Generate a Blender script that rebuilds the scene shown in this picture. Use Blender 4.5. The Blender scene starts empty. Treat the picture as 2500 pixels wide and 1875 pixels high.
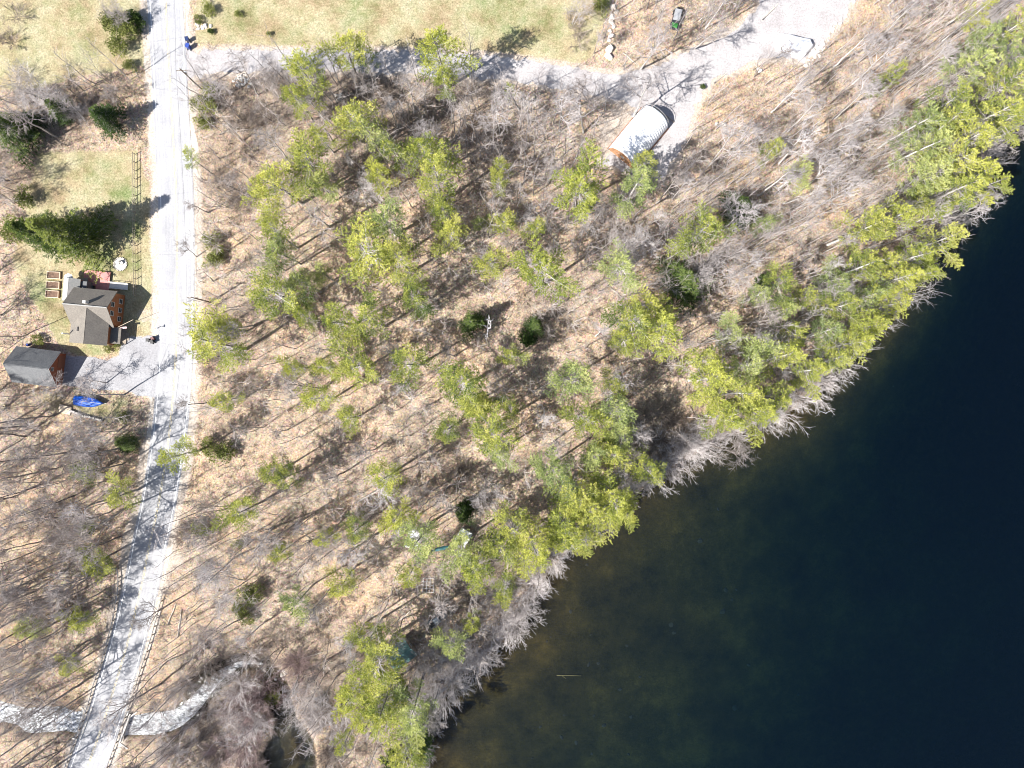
import bpy, math, random
import numpy as np
from mathutils import Vector, Matrix

# ------------------------------------------------------------------ camera, sky, sun
scene = bpy.context.scene
H = 150.0            # camera height above the ground
F = 1680.0           # focal length in pixels of the 2500 x 1875 photograph
SUN_AZ = 31.5        # shadows run this many degrees above image-right
SUN_EL = 46.0
cam_data = bpy.data.cameras.new("camera")
cam_data.sensor_width = 36.0
cam_data.lens = 36.0 * F / 2500.0
cam_data.clip_end = 6000
cam = bpy.data.objects.new("camera", cam_data)
scene.collection.objects.link(cam)
cam.location = (0, 0, H)
cam.rotation_euler = (0, 0, 0)
scene.camera = cam

world = bpy.data.worlds.new("World")
scene.world = world
world.use_nodes = True
wn = world.node_tree
for n in list(wn.nodes):
    wn.nodes.remove(n)
sky = wn.nodes.new("ShaderNodeTexSky")
sky.sky_type = 'NISHITA'
sky.sun_disc = False
sky.sun_elevation = math.radians(SUN_EL)
# light travels toward (cos az, sin az); the sun stands the opposite way
sx, sy = -math.cos(math.radians(SUN_AZ)), -math.sin(math.radians(SUN_AZ))
sky.sun_rotation = math.atan2(sx, sy)
bg = wn.nodes.new("ShaderNodeBackground")
bg.inputs[1].default_value = 0.068
wo = wn.nodes.new("ShaderNodeOutputWorld")
wn.links.new(sky.outputs[0], bg.inputs[0])
wn.links.new(bg.outputs[0], wo.inputs[0])

sun_data = bpy.data.lights.new("sun", 'SUN')
sun_data.energy = 5.0
sun_data.angle = math.radians(0.5)
sun_data.color = (1.0, 0.96, 0.9)
sun = bpy.data.objects.new("sun", sun_data)
scene.collection.objects.link(sun)
el = math.radians(SUN_EL)
d = Vector((-sx * math.cos(el), -sy * math.cos(el), -math.sin(el)))
sun.rotation_euler = d.to_track_quat('-Z', 'Y').to_euler()

scene.view_settings.view_transform = 'Standard'
scene.view_settings.look = 'None'
scene.view_settings.exposure = 1.2
scene.view_settings.gamma = 1.0
scene.view_settings.use_curve_mapping = False
scene.cycles.max_bounces = 6
scene.cycles.transparent_max_bounces = 8
scene.cycles.volume_bounces = 0
scene.cycles.filter_width = 1.0

C = scene.collection
rng = np.random.default_rng(7)
random.seed(7)


def P(u, v, z=0.0):
    """point of the place that lies under photograph pixel (u, v) at height z"""
    k = (H - z) / F
    return ((u - 1250.0) * k, (937.5 - v) * k)


def PP(pts, z=0.0):
    return np.array([P(u, v, z) for u, v in pts])


# ------------------------------------------------------------------ helpers: nodes
def mat(name):
    m = bpy.data.materials.new(name)
    m.use_nodes = True
    nt = m.node_tree
    for n in list(nt.nodes):
        nt.nodes.remove(n)
    out = nt.nodes.new("ShaderNodeOutputMaterial")
    return m, nt, out


def N(nt, typ, **kw):
    n = nt.nodes.new(typ)
    for k, v in kw.items():
        if k in n.inputs.keys():
            n.inputs[k].default_value = v
        else:
            setattr(n, k, v)
    return n


def L(nt, a, b):
    nt.links.new(a, b)


def ramp(nt, fac, stops):
    r = nt.nodes.new("ShaderNodeValToRGB")
    cr = r.color_ramp
    while len(cr.elements) < len(stops):
        cr.elements.new(0.5)
    for e, (p, c) in zip(cr.elements, stops):
        e.position = p
        e.color = (c[0], c[1], c[2], 1) if len(c) == 3 else c
    L(nt, fac, r.inputs[0])
    return r.outputs[0]


def mixc(nt, fac, a, b, mode='MIX'):
    m = nt.nodes.new("ShaderNodeMix")
    m.data_type = 'RGBA'
    m.blend_type = mode
    for s, val in ((0, fac), (6, a), (7, b)):
        if hasattr(val, 'is_linked') or hasattr(val, 'links'):
            L(nt, val, m.inputs[s])
        elif isinstance(val, (int, float)):
            m.inputs[s].default_value = val
        else:
            m.inputs[s].default_value = (val[0], val[1], val[2], 1)
    return m.outputs[2]


def math_(nt, op, a, b=0.0, clamp=False):
    m = nt.nodes.new("ShaderNodeMath")
    m.operation = op
    m.use_clamp = clamp
    for i, val in enumerate((a, b)):
        if isinstance(val, (int, float)):
            m.inputs[i].default_value = val
        else:
            L(nt, val, m.inputs[i])
    return m.outputs[0]


def noise(nt, vec, scale, detail=4, rough=0.6, dist=0.0):
    n = nt.nodes.new("ShaderNodeTexNoise")
    n.inputs['Scale'].default_value = scale
    n.inputs['Detail'].default_value = detail
    n.inputs['Roughness'].default_value = rough
    n.inputs['Distortion'].default_value = dist
    if vec is not None:
        L(nt, vec, n.inputs['Vector'])
    return n.outputs[0]


def pos(nt):
    g = nt.nodes.new("ShaderNodeNewGeometry")
    return g.outputs['Position']


def objco(nt):
    t = nt.nodes.new("ShaderNodeTexCoord")
    return t.outputs['Object']


def bump(nt, h, strength=0.5, distance=0.1):
    b = nt.nodes.new("ShaderNodeBump")
    b.inputs['Strength'].default_value = strength
    b.inputs['Distance'].default_value = distance
    L(nt, h, b.inputs['Height'])
    return b.outputs[0]


def simple(name, col, rough=0.7, var=0.25, scale=3.0, metal=0.0, bumpd=0.0, col2=None):
    """paint / timber / stone with worn, uneven colour"""
    m, nt, out = mat(name)
    p = nt.nodes.new("ShaderNodeBsdfPrincipled")
    p.inputs['Roughness'].default_value = rough
    p.inputs['Metallic'].default_value = metal
    n = noise(nt, objco(nt), scale, 6, 0.7)
    a = tuple(c * (1 - var) for c in col)
    b = tuple(min(1, c * (1 + var)) for c in (col2 or col))
    c = ramp(nt, n, [(0.3, a), (0.7, b)])
    L(nt, c, p.inputs['Base Color'])
    if bumpd:
        L(nt, bump(nt, n, 0.6, bumpd), p.inputs['Normal'])
    L(nt, p.outputs[0], out.inputs[0])
    return m


# ------------------------------------------------------------------ helpers: meshes
class MB:
    """collects shapes that become ONE mesh object"""
    def __init__(s):
        s.v, s.f, s.n, s.t = [], [], 0, []

    def add(s, verts, faces, tint=0.5):
        verts = np.asarray(verts, float)
        s.v.append(verts)
        n = s.n
        s.f.extend([[i + n for i in f] for f in faces])
        s.t.append(np.full(len(verts), tint))
        s.n += len(verts)

    def box(s, c, size, rz=0.0, ry=0.0, rx=0.0, taper=1.0, bev=0.0):
        x, y, z = [k / 2 for k in size]
        t = taper
        v = np.array([(-x, -y, -z), (x, -y, -z), (x, y, -z), (-x, y, -z),
                      (-x * t, -y * t, z), (x * t, -y * t, z), (x * t, y * t, z), (-x * t, y * t, z)])
        R = np.array((Matrix.Rotation(rz, 3, 'Z') @ Matrix.Rotation(ry, 3, 'Y') @ Matrix.Rotation(rx, 3, 'X')))
        v = v @ R.T + np.array(c)
        s.add(v, [(0, 3, 2, 1), (4, 5, 6, 7), (0, 1, 5, 4), (1, 2, 6, 5), (2, 3, 7, 6), (3, 0, 4, 7)])

    def tube(s, pts, rad, sides=6, tint=0.5, cap=True):
        pts = np.asarray(pts, float)
        k = len(pts)
        if np.isscalar(rad):
            rad = [rad] * k
        d = np.gradient(pts, axis=0)
        d /= (np.linalg.norm(d, axis=1)[:, None] + 1e-9)
        up = np.array([0.0, 0, 1]) if abs(d[0][2]) < 0.9 else np.array([1.0, 0, 0])
        a = np.cross(d, up)
        a /= (np.linalg.norm(a, axis=1)[:, None] + 1e-9)
        b = np.cross(d, a)
        th = np.arange(sides) * 2 * math.pi / sides
        ring = (pts[:, None, :] + np.asarray(rad)[:, None, None] *
                (np.cos(th)[None, :, None] * a[:, None, :] + np.sin(th)[None, :, None] * b[:, None, :]))
        v = ring.reshape(-1, 3)
        f = []
        for i in range(k - 1):
            for j in range(sides):
                j2 = (j + 1) % sides
                f.append((i * sides + j, i * sides + j2, (i + 1) * sides + j2, (i + 1) * sides + j))
        if cap and sides > 3:
            f.append(tuple(range(sides)))
            f.append(tuple((k - 1) * sides + j for j in reversed(range(sides))))
        s.add(v, f, tint)

    def cyl(s, c, r, h, sides=16, r2=None):
        s.tube([(c[0], c[1], c[2]), (c[0], c[1], c[2] + h)], [r, r if r2 is None else r2], sides)

    def poly(s, pts, z0, z1):
        """vertical prism over a convex or concave outline"""
        n = len(pts)
        v = [(p[0], p[1], z0) for p in pts] + [(p[0], p[1], z1) for p in pts]
        f = [tuple(range(n, 2 * n)), tuple(reversed(range(n)))]
        f += [(i, (i + 1) % n, n + (i + 1) % n, n + i) for i in range(n)]
        s.add(v, f)

    def slab(s, quad, th):
        """a flat quad given a thickness along its normal (upwards)"""
        q = np.array(quad, float)
        n = np.cross(q[1] - q[0], q[3] - q[0])
        n /= np.linalg.norm(n)
        if n[2] < 0:
            n = -n
        k = len(q)
        v = list(q) + list(q + n * th)
        f = [tuple(reversed(range(k))), tuple(range(k, 2 * k))] + [(i, (i + 1) % k, k + (i + 1) % k, k + i) for i in range(k)]
        s.add(v, f)

    def mesh(s, name, m, smooth=False):
        me = bpy.data.meshes.new(name)
        v = np.concatenate(s.v) if s.v else np.zeros((0, 3))
        me.from_pydata(v.tolist(), [], s.f)
        at = me.attributes.new("tint", 'FLOAT', 'POINT')
        at.data.foreach_set("value", np.concatenate(s.t).astype(np.float32))
        me.materials.append(m)
        if smooth:
            me.polygons.foreach_set("use_smooth", [True] * len(me.polygons))
        me.update()
        return me

    def build(s, name, m, parent=None, smooth=False, loc=None, rz=0.0):
        o = bpy.data.objects.new(name, s.mesh(name, m, smooth))
        C.objects.link(o)
        if parent is not None:
            o.parent = parent
        if loc is not None:
            o.location = loc
        o.rotation_euler = (0, 0, rz)
        return o


def tag(o, label=None, cat=None, group=None, kind=None):
    if label:
        o['label'] = label
    if cat:
        o['category'] = cat
    if group:
        o['group'] = group
    if kind:
        o['kind'] = kind
    return o


def empty(name, loc, rz=0.0):
    o = bpy.data.objects.new(name, None)
    C.objects.link(o)
    o.location = loc
    o.rotation_euler = (0, 0, rz)
    o.empty_display_size = 0.5
    return o


def smooth_line(pts, step=1.5):
    """Catmull-Rom through the points, resampled"""
    p = np.asarray(pts, float)
    p = np.vstack([2 * p[0] - p[1], p, 2 * p[-1] - p[-2]])
    out = []
    for i in range(1, len(p) - 2):
        n = max(2, int(np.linalg.norm(p[i + 1] - p[i]) / step))
        for t in np.arange(n) / n:
            out.append(0.5 * ((2 * p[i]) + (-p[i - 1] + p[i + 1]) * t + (2 * p[i - 1] - 5 * p[i] + 4 * p[i + 1] - p[i + 2]) * t * t
                              + (-p[i - 1] + 3 * p[i] - 3 * p[i + 1] + p[i + 2]) * t ** 3))
    out.append(p[-2])
    return np.array(out)


def side_of(line):
    d = np.gradient(line, axis=0)
    d /= np.linalg.norm(d, axis=1)[:, None]
    return np.stack([-d[:, 1], d[:, 0]], 1)   # left normal


def dist_line(X, Y, line):
    """distance of grid points to a polyline"""
    best = np.full(X.shape, 1e9)
    for a, b in zip(line[:-1], line[1:]):
        ab = b - a
        l2 = (ab ** 2).sum() + 1e-9
        t = np.clip(((X - a[0]) * ab[0] + (Y - a[1]) * ab[1]) / l2, 0, 1)
        dd = np.hypot(X - a[0] - t * ab[0], Y - a[1] - t * ab[1])
        best = np.minimum(best, dd)
    return best


def inside(X, Y, poly):
    r = np.zeros(X.shape, bool)
    n = len(poly)
    for i in range(n):
        x1, y1 = poly[i]
        x2, y2 = poly[(i + 1) % n]
        c = ((y1 > Y) != (y2 > Y)) & (X < (x2 - x1) * (Y - y1) / (y2 - y1 + 1e-12) + x1)
        r ^= c
    return r


def sdist(X, Y, poly):
    """positive inside"""
    d = dist_line(X, Y, np.vstack([poly, poly[:1]]))
    return np.where(inside(X, Y, poly), d, -d)


def sstep(a, b, x):
    t = np.clip((x - a) / (b - a), 0, 1)
    return t * t * (3 - 2 * t)


def vnoise(X, Y, scale, seed=0):
    """value noise for shapes of the ground"""
    r = np.random.default_rng(seed)
    g = r.random((256, 256))
    x = X / scale + 1000.3
    y = Y / scale + 1000.7
    xi = np.floor(x).astype(int)
    yi = np.floor(y).astype(int)
    fx = x - xi
    fy = y - yi
    fx = fx * fx * (3 - 2 * fx)
    fy = fy * fy * (3 - 2 * fy)
    a = g[xi % 256, yi % 256]
    b = g[(xi + 1) % 256, yi % 256]
    c = g[xi % 256, (yi + 1) % 256]
    e = g[(xi + 1) % 256, (yi + 1) % 256]
    return (a * (1 - fx) + b * fx) * (1 - fy) + (c * (1 - fx) + e * fx) * fy


# ------------------------------------------------------------------ the lie of the land
WATER = -0.9
SHORE_PX = [(3400, -900), (2900, -150), (2640, 130), (2500, 262), (2420, 390), (2350, 490), (2290, 590), (2235, 680), (2175, 765),
            (2100, 840), (2025, 925), (1965, 985), (1890, 1025), (1790, 1068), (1700, 1110), (1610, 1170), (1510, 1245), (1430, 1315),
            (1360, 1375), (1315, 1445), (1290, 1505), (1235, 1565), (1145, 1645), (1070, 1715), (1040, 1790), (1050, 1880),
            (1040, 2000), (900, 2500), (700, 3200)]
shore = smooth_line(PP(SHORE_PX), 4)
lake_poly = np.vstack([shore, np.array([[-400, -2500], [2500, -2500], [2500, 2500], [700, 2500]])])
STREAM_PX = [(-900, 1560), (-300, 1660), (0, 1740), (60, 1758), (130, 1762), (200, 1768), (300, 1780), (360, 1770), (430, 1755),
             (475, 1715), (520, 1662), (580, 1625), (640, 1625), (672, 1675), (690, 1750), (705, 1840), (730, 2000), (900, 2300)]
stream = smooth_line(PP(STREAM_PX), 2)
pond_poly = PP([(688, 1752), (730, 1768), (762, 1815), (768, 1875), (765, 1960), (700, 2050), (640, 1960), (650, 1880), (640, 1845),
                (665, 1800)])
ROAD_PX = [(398, -420), (400, -150), (404, 0), (411, 120), (417, 240), (424, 360), (430, 470), (432, 600), (432, 740), (430, 850), (426, 925),
           (418, 1020), (408, 1100), (396, 1180), (381, 1260), (364, 1335), (351, 1405), (334, 1480), (314, 1560), (294, 1630),
           (268, 1715), (240, 1800), (214, 1872), (180, 1970), (130, 2120), (60, 2320)]
road = smooth_line(PP(ROAD_PX), 1.5)


def relief(X, Y):
    sd = sdist(X, Y, lake_poly)                     # > 0 under the lake
    steep = 0.085 + 0.30 * sstep(-60, 30, Y)
    dep = np.clip(sd, 0, 400)
    z_in = WATER - 0.12 - np.minimum(dep * steep, 14) - 0.25 * sstep(0, 12, dep) * vnoise(X, Y, 9, 3) - 0.12 * vnoise(X, Y, 2.2, 4) * sstep(0, 6, dep)
    z_in -= 4.0 * sstep(10, 80, X + 0.15 * Y - 16) * sstep(5, 30, dep)
    bank = sstep(0.0, 3.5, -sd + 0.6 * vnoise(X, Y, 3, 8))
    z_out = WATER + 0.02 + (0.9 - 0.02) * bank
    z = np.where(sd > 0, z_in, z_out)
    ds = dist_line(X, Y, stream)
    w = 0.2 + 1.5 * vnoise(X, Y, 9, 11) + 1.3 * vnoise(X, Y, 2.5, 12)
    ch = 1 - sstep(w, w + 1.9, ds)
    z = z - np.where(z > WATER, ch * 1.25, 0)
    dp = sdist(X, Y, pond_poly)
    z = z - np.where(z > WATER, sstep(-1.5, 1.5, dp) * 2.1, 0)
    # swampy hollow beside the stream
    return z, sd, ds, dp


# ---- outlines of grass, gravel and so on
G1 = PP([(500, -500), (1600, -500), (1500, -20), (1470, 60), (1445, 140), (1400, 152), (1250, 132), (1100, 120), (900, 114), (640, 112), (480, 104), (478, 30)])
G2 = PP([(-600, -500), (362, -500), (362, 80), (350, 160), (290, 170), (200, 185), (90, 215), (-600, 260)])
G3 = PP([(95, 372), (330, 366), (372, 470), (372, 830), (300, 862), (200, 872), (150, 850), (110, 780), (60, 700), (30, 640), (60, 520)])
G4 = PP([(60, 950), (320, 962), (350, 1000), (310, 1040), (240, 1035), (120, 1005)])
DRIVE_PX = [(452, 112), (475, 126), (560, 122), (640, 122), (780, 124), (940, 124), (1110, 130), (1250, 142), (1320, 152), (1400, 165), (1470, 178),
            (1540, 178), (1600, 165), (1650, 138), (1700, 118), (1760, 96), (1815, 55), (1850, 20), (1890, -80), (1960, -320), (2300, -320), (2130, -60), (2085, 0),
            (2062, 45), (2022, 85), (1995, 122), (1965, 150), (1900, 142), (1850, 148), (1800, 172), (1748, 186), (1722, 215),
            (1702, 258), (1690, 300), (1668, 345), (1648, 392), (1612, 436), (1562, 436), (1500, 405), (1466, 398), (1500, 348), (1540, 290),
            (1552, 262), (1500, 244), (1430, 228), (1320, 206), (1250, 196), (1110, 190), (1000, 180), (850, 172), (640, 176),
            (520, 180), (478, 184), (455, 200)]
HOUSE_DRIVE_PX = [(316, 823), (392, 820), (395, 905), (390, 972), (345, 966), (300, 953), (235, 950), (150, 938), (140, 905), (152, 868), (212, 872), (262, 880), (290, 868), (296, 845)]
drive_poly = PP(DRIVE_PX)
hdrive_poly = PP(HOUSE_DRIVE_PX)


def axis_coords(lo, hi, step, far):
    core = np.arange(lo, hi + step / 2, step)
    out, s, x = [], step, hi
    while x < far:
        s *= 1.35
        x += s
        out.append(x)
    out2, s, x = [], step, lo
    while x > -far:
        s *= 1.35
        x -= s
        out2.append(x)
    return np.concatenate([out2[::-1], core, out])


xs = axis_coords(-122, 122, 0.62, 2600)
ys = axis_coords(-94, 94, 0.62, 2600)
X, Y = np.meshgrid(xs, ys)
Zt, SD, DS, DP = relief(X, Y)
DR = dist_line(X, Y, road)
rough = 0.16 * (vnoise(X, Y, 5, 21) - 0.5) * sstep(6, 10, DR) * sstep(1, 4, -SD)
GR = np.zeros(X.shape)
for pl in (G1, G2, G3, G4):
    GR = np.maximum(GR, sstep(-1.6, 1.6, sdist(X, Y, pl)) * (0.55 if pl is G4 else 1.0))
dd = sdist(X, Y, drive_poly)
dh = sdist(X, Y, hdrive_poly)
SHED = P(1561, 331, 2.0)
shed_d = np.hypot(X - SHED[0], Y - SHED[1])
GV = np.maximum.reduce([0.9 * sstep(-2.6, 0.3, dd), 0.9 * sstep(-0.8, 0.3, dh), 0.95 * (1 - sstep(4.6, 6.6, DR + 1.2 * (vnoise(X, Y, 4, 5) - .5))),
                        0.75 * (1 - sstep(7.0, 11.5, shed_d))])
for (a, b, r, s) in [(352, 770, 28, .6), (430, 1370, 36, .8), (1850, 210, 60, .4), (1700, 390, 50, .4), (420, 1430, 20, .7)]:
    x0, y0 = P(a, b)
    GV = np.maximum(GV, s * (1 - sstep(0.35, 1.0, np.hypot(X - x0, Y - y0) / (r / 11.2))))
rough *= (1 - sstep(0.05, 0.4, GV))
Zt = np.where(SD < -3, Zt + rough, Zt)
LU = np.zeros(X.shape)
for (a, b, r, s) in [(300, 470, 50, 1), (310, 640, 48, 1), (250, 620, 70, .9), (320, 560, 40, 1), (110, 720, 70, .7), (150, 780, 60, .5), (225, 855, 40, .6),
                     (590, 40, 70, .55), (880, 20, 90, .5), (1240, 40, 110, .6), (1330, 60, 80, .55), (1180, 20, 70, .5), (700, 90, 60, .3), (190, 30, 40, .5), (215, 110, 60, .45),
                     (240, 420, 80, .35), (150, 1270, 40, .3), (120, 560, 60, .4), (270, 1000, 60, .35), (60, 120, 60, .2)]:
    x0, y0 = P(a, b)
    LU = np.maximum(LU, s * (1 - sstep(0.2, 1.0, np.hypot(X - x0, Y - y0) / (r / 11.2))))

BED0 = np.clip((WATER + 0.25 - Zt) / 0.3, 0, 1)
# darker, greyer, brushier floor in some parts of the wood
BR = np.zeros(X.shape)
for (a, b, r, s) in [(620, 260, 210, .7), (900, 260, 250, .8), (1150, 260, 200, .6), (1250, 380, 150, .5), (560, 420, 140, .5), (120, 270, 170, .8),
                     (1620, 1040, 120, .9), (560, 800, 120, .5), (540, 1060, 90, .5), (560, 1760, 260, .8), (820, 1700, 260, .8), (1200, 1420, 160, .8),
                     (640, 1620, 120, .5), (60, 960, 120, .3), (1650, 350, 60, .2), (1500, 560, 130, .3), (40, 430, 110, .6), (1330, 760, 120, .5), (1000, 1130, 100, .4)]:
    x0, y0 = P(a, b)
    BR = np.maximum(BR, s * (1 - sstep(0.25, 1.0, np.hypot(X - x0, Y - y0) / (r / 11.2))))


BR = np.maximum(BR, 0.9 * sstep(-9, -3, SD) * (1 - BED0))
BR = np.maximum(BR, 0.55 * (1 - sstep(2.5, 8, DS)))


def height(x, y):
    i = int(np.clip(np.searchsorted(xs, x), 1, len(xs) - 1))
    j = int(np.clip(np.searchsorted(ys, y), 1, len(ys) - 1))
    return float(min(Zt[j, i], Zt[j - 1, i - 1]))


def field_at(A, x, y):
    i = int(np.clip(np.searchsorted(xs, x), 1, len(xs) - 1))
    j = int(np.clip(np.searchsorted(ys, y), 1, len(ys) - 1))
    return float(A[j, i])


def ground_material():
    m, nt, out = mat("ground_cover")
    p = nt.nodes.new("ShaderNodeBsdfPrincipled")
    p.inputs['Roughness'].default_value = 0.95
    p.inputs['Specular IOR Level'].default_value = 0.1
    co = pos(nt)
    big = noise(nt, co, 0.07, 5, 0.6)
    mid = noise(nt, co, 0.45, 6, 0.65)
    fine = noise(nt, co, 2.6, 8, 0.85, 0.6)
    vor = N(nt, "ShaderNodeTexVoronoi", Scale=3.2)
    L(nt, co, vor.inputs['Vector'])
    # leaf litter
    lit = ramp(nt, fine, [(0.35, (.08, .062, .05)), (0.44, (.28, .22, .17)), (0.52, (.47, .375, .285)), (0.65, (.68, .58, .465))])
    leaf = mixc(nt, 0.2, lit, vor.outputs['Color'], 'SOFT_LIGHT')
    orange = ramp(nt, big, [(0.35, (.94, .97, 1.0)), (0.65, (1.06, .98, .88))])
    leaf = mixc(nt, 1.0, leaf, orange, 'MULTIPLY')
    patch = ramp(nt, mid, [(0.3, (.66, .65, .66)), (0.55, (1.0, .99, .98)), (0.7, (1.10, 1.08, 1.06))])
    leaf = mixc(nt, 1.0, leaf, patch, 'MULTIPLY')

    def attr(nm):
        a = nt.nodes.new("ShaderNodeAttribute")
        a.attribute_name = nm
        return a.outputs['Fac']
    # brushy floor
    br = attr("brush")
    bf = math_(nt, 'MULTIPLY', br, ramp(nt, mid, [(0.35, (1.1, 1.1, 1.1)), (0.65, (.35, .35, .35))]), True)
    brown = ramp(nt, fine, [(0.35, (.07, .055, .048)), (0.55, (.27, .22, .18)), (0.7, (.45, .385, .32))])
    leaf = mixc(nt, bf, leaf, brown)
    # grass
    straw = ramp(nt, fine, [(0.34, (.17, .15, .10)), (0.5, (.37, .33, .22)), (0.66, (.60, .54, .38))])
    green = ramp(nt, fine, [(0.32, (.07, .10, .035)), (0.5, (.17, .205, .085)), (0.68, (.34, .35, .20))])
    lu = attr("lush")
    gmix = math_(nt, 'ADD', math_(nt, 'MULTIPLY', lu, 0.75), math_(nt, 'MULTIPLY', math_(nt, 'SUBTRACT', mid, 0.44), 2.0), True)
    gr = mixc(nt, gmix, straw, green)
    gp = ramp(nt, noise(nt, co, 0.16, 4, 0.6), [(0.36, (.84, .72, .66)), (0.5, (1.0, .95, .88)), (0.62, (1.04, 1.05, 1.02))])
    gr = mixc(nt, 1.0, gr, gp, 'MULTIPLY')
    gfac = math_(nt, 'ADD', attr("grass"), math_(nt, 'MULTIPLY', math_(nt, 'SUBTRACT', mid, 0.5), 1.2), False)
    gfac = ramp(nt, gfac, [(0.35, (0, 0, 0)), (0.62, (1, 1, 1))])
    c = mixc(nt, gfac, leaf, gr)
    # pale sand and gravel spill
    grav = ramp(nt, fine, [(0.32, (.22, .17, .13)), (0.48, (.44, .37, .31)), (0.65, (.60, .54, .49))])
    vfac = math_(nt, 'ADD', attr("gravel"), math_(nt, 'MULTIPLY', math_(nt, 'SUBTRACT', noise(nt, co, 0.9, 7, 0.75), 0.5), 1.6), False)
    vfac = ramp(nt, vfac, [(0.35, (0, 0, 0)), (0.75, (1, 1, 1))])
    c = mixc(nt, vfac, c, grav)
    # lake bed
    bed = ramp(nt, noise(nt, co, 0.10, 9, 0.72), [(0.34, (.018, .014, .0045)), (0.52, (.042, .030, .0075)), (0.68, (.085, .056, .013))])
    bed = mixc(nt, 1.0, bed, ramp(nt, fine, [(0.35, (.6, .6, .6)), (0.65, (1.3, 1.3, 1.25))]), 'MULTIPLY')
    c = mixc(nt, attr("bed"), c, bed)
    L(nt, c, p.inputs['Base Color'])
    L(nt, bump(nt, fine, 0.9, 0.22), p.inputs['Normal'])
    L(nt, p.outputs[0], out.inputs[0])
    return m


def grid_mesh(name, Xg, Yg, Zg, m, attrs):
    ny, nx = Xg.shape
    me = bpy.data.meshes.new(name)
    v = np.stack([Xg, Yg, Zg], -1).reshape(-1, 3)
    idx = np.arange(nx * ny).reshape(ny, nx)
    f = np.stack([idx[:-1, :-1], idx[:-1, 1:], idx[1:, 1:], idx[1:, :-1]], -1).reshape(-1, 4)
    me.from_pydata(v.tolist(), [], f.tolist())
    for k, A in attrs.items():
        a = me.attributes.new(k, 'FLOAT', 'POINT')
        a.data.foreach_set("value", A.reshape(-1).astype(np.float32))
    me.polygons.foreach_set("use_smooth", [True] * len(me.polygons))
    me.materials.append(m)
    me.update()
    o = bpy.data.objects.new(name, me)
    C.objects.link(o)
    return o


BED = sstep(WATER + 0.35, WATER - 0.05, -Zt * -1.0) if False else np.clip((WATER + 0.25 - Zt) / 0.3, 0, 1)
g = grid_mesh("ground", X, Y, Zt, ground_material(), dict(grass=GR, gravel=GV, lush=LU, brush=BR, bed=BED))
tag(g, kind="structure")


# ---- water: one closed body that reaches below the lake bed
def water_material():
    m, nt, out = mat("lake_water")
    lw = nt.nodes.new("ShaderNodeFresnel")
    lw.inputs['IOR'].default_value = 1.33
    co = pos(nt)
    mp = nt.nodes.new("ShaderNodeMapping")
    mp.inputs['Rotation'].default_value = (0, 0, math.radians(35))
    mp.inputs['Scale'].default_value = (1.0, 2.2, 1)
    L(nt, co, mp.inputs['Vector'])
    w = noise(nt, mp.outputs[0], 1.3, 4, 0.6)
    b = bump(nt, w, 0.9, 0.10)
    tr = nt.nodes.new("ShaderNodeBsdfTransparent")
    gl = nt.nodes.new("ShaderNodeBsdfGlossy")
    gl.inputs['Roughness'].default_value = 0.08
    L(nt, b, gl.inputs['Normal'])
    L(nt, b, lw.inputs['Normal'])
    mx = nt.nodes.new("ShaderNodeMixShader")
    L(nt, lw.outputs[0], mx.inputs[0])
    L(nt, tr.outputs[0], mx.inputs[1])
    L(nt, gl.outputs[0], mx.inputs[2])
    L(nt, mx.outputs[0], out.inputs['Surface'])
    df = nt.nodes.new("ShaderNodeBsdfDiffuse")
    df.inputs[0].default_value = (.04, .15, .34, 1)
    m2 = nt.nodes.new("ShaderNodeMixShader")
    m2.inputs[0].default_value = 0.016
    L(nt, mx.outputs[0], m2.inputs[1])
    L(nt, df.outputs[0], m2.inputs[2])
    L(nt, m2.outputs[0], out.inputs['Surface'])
    va = nt.nodes.new("ShaderNodeVolumeAbsorption")
    va.inputs['Color'].default_value = (0.60, 0.76, 0.80, 1)
    va.inputs['Density'].default_value = 0.5
    L(nt, va.outputs[0], out.inputs['Volume'])
    return m


wb = MB()
wb.box((0, 0, (WATER - 40) / 2), (5600, 5600, 40 + WATER))
wobj = wb.build("water", water_material())
tag(wobj, kind="structure")


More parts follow.
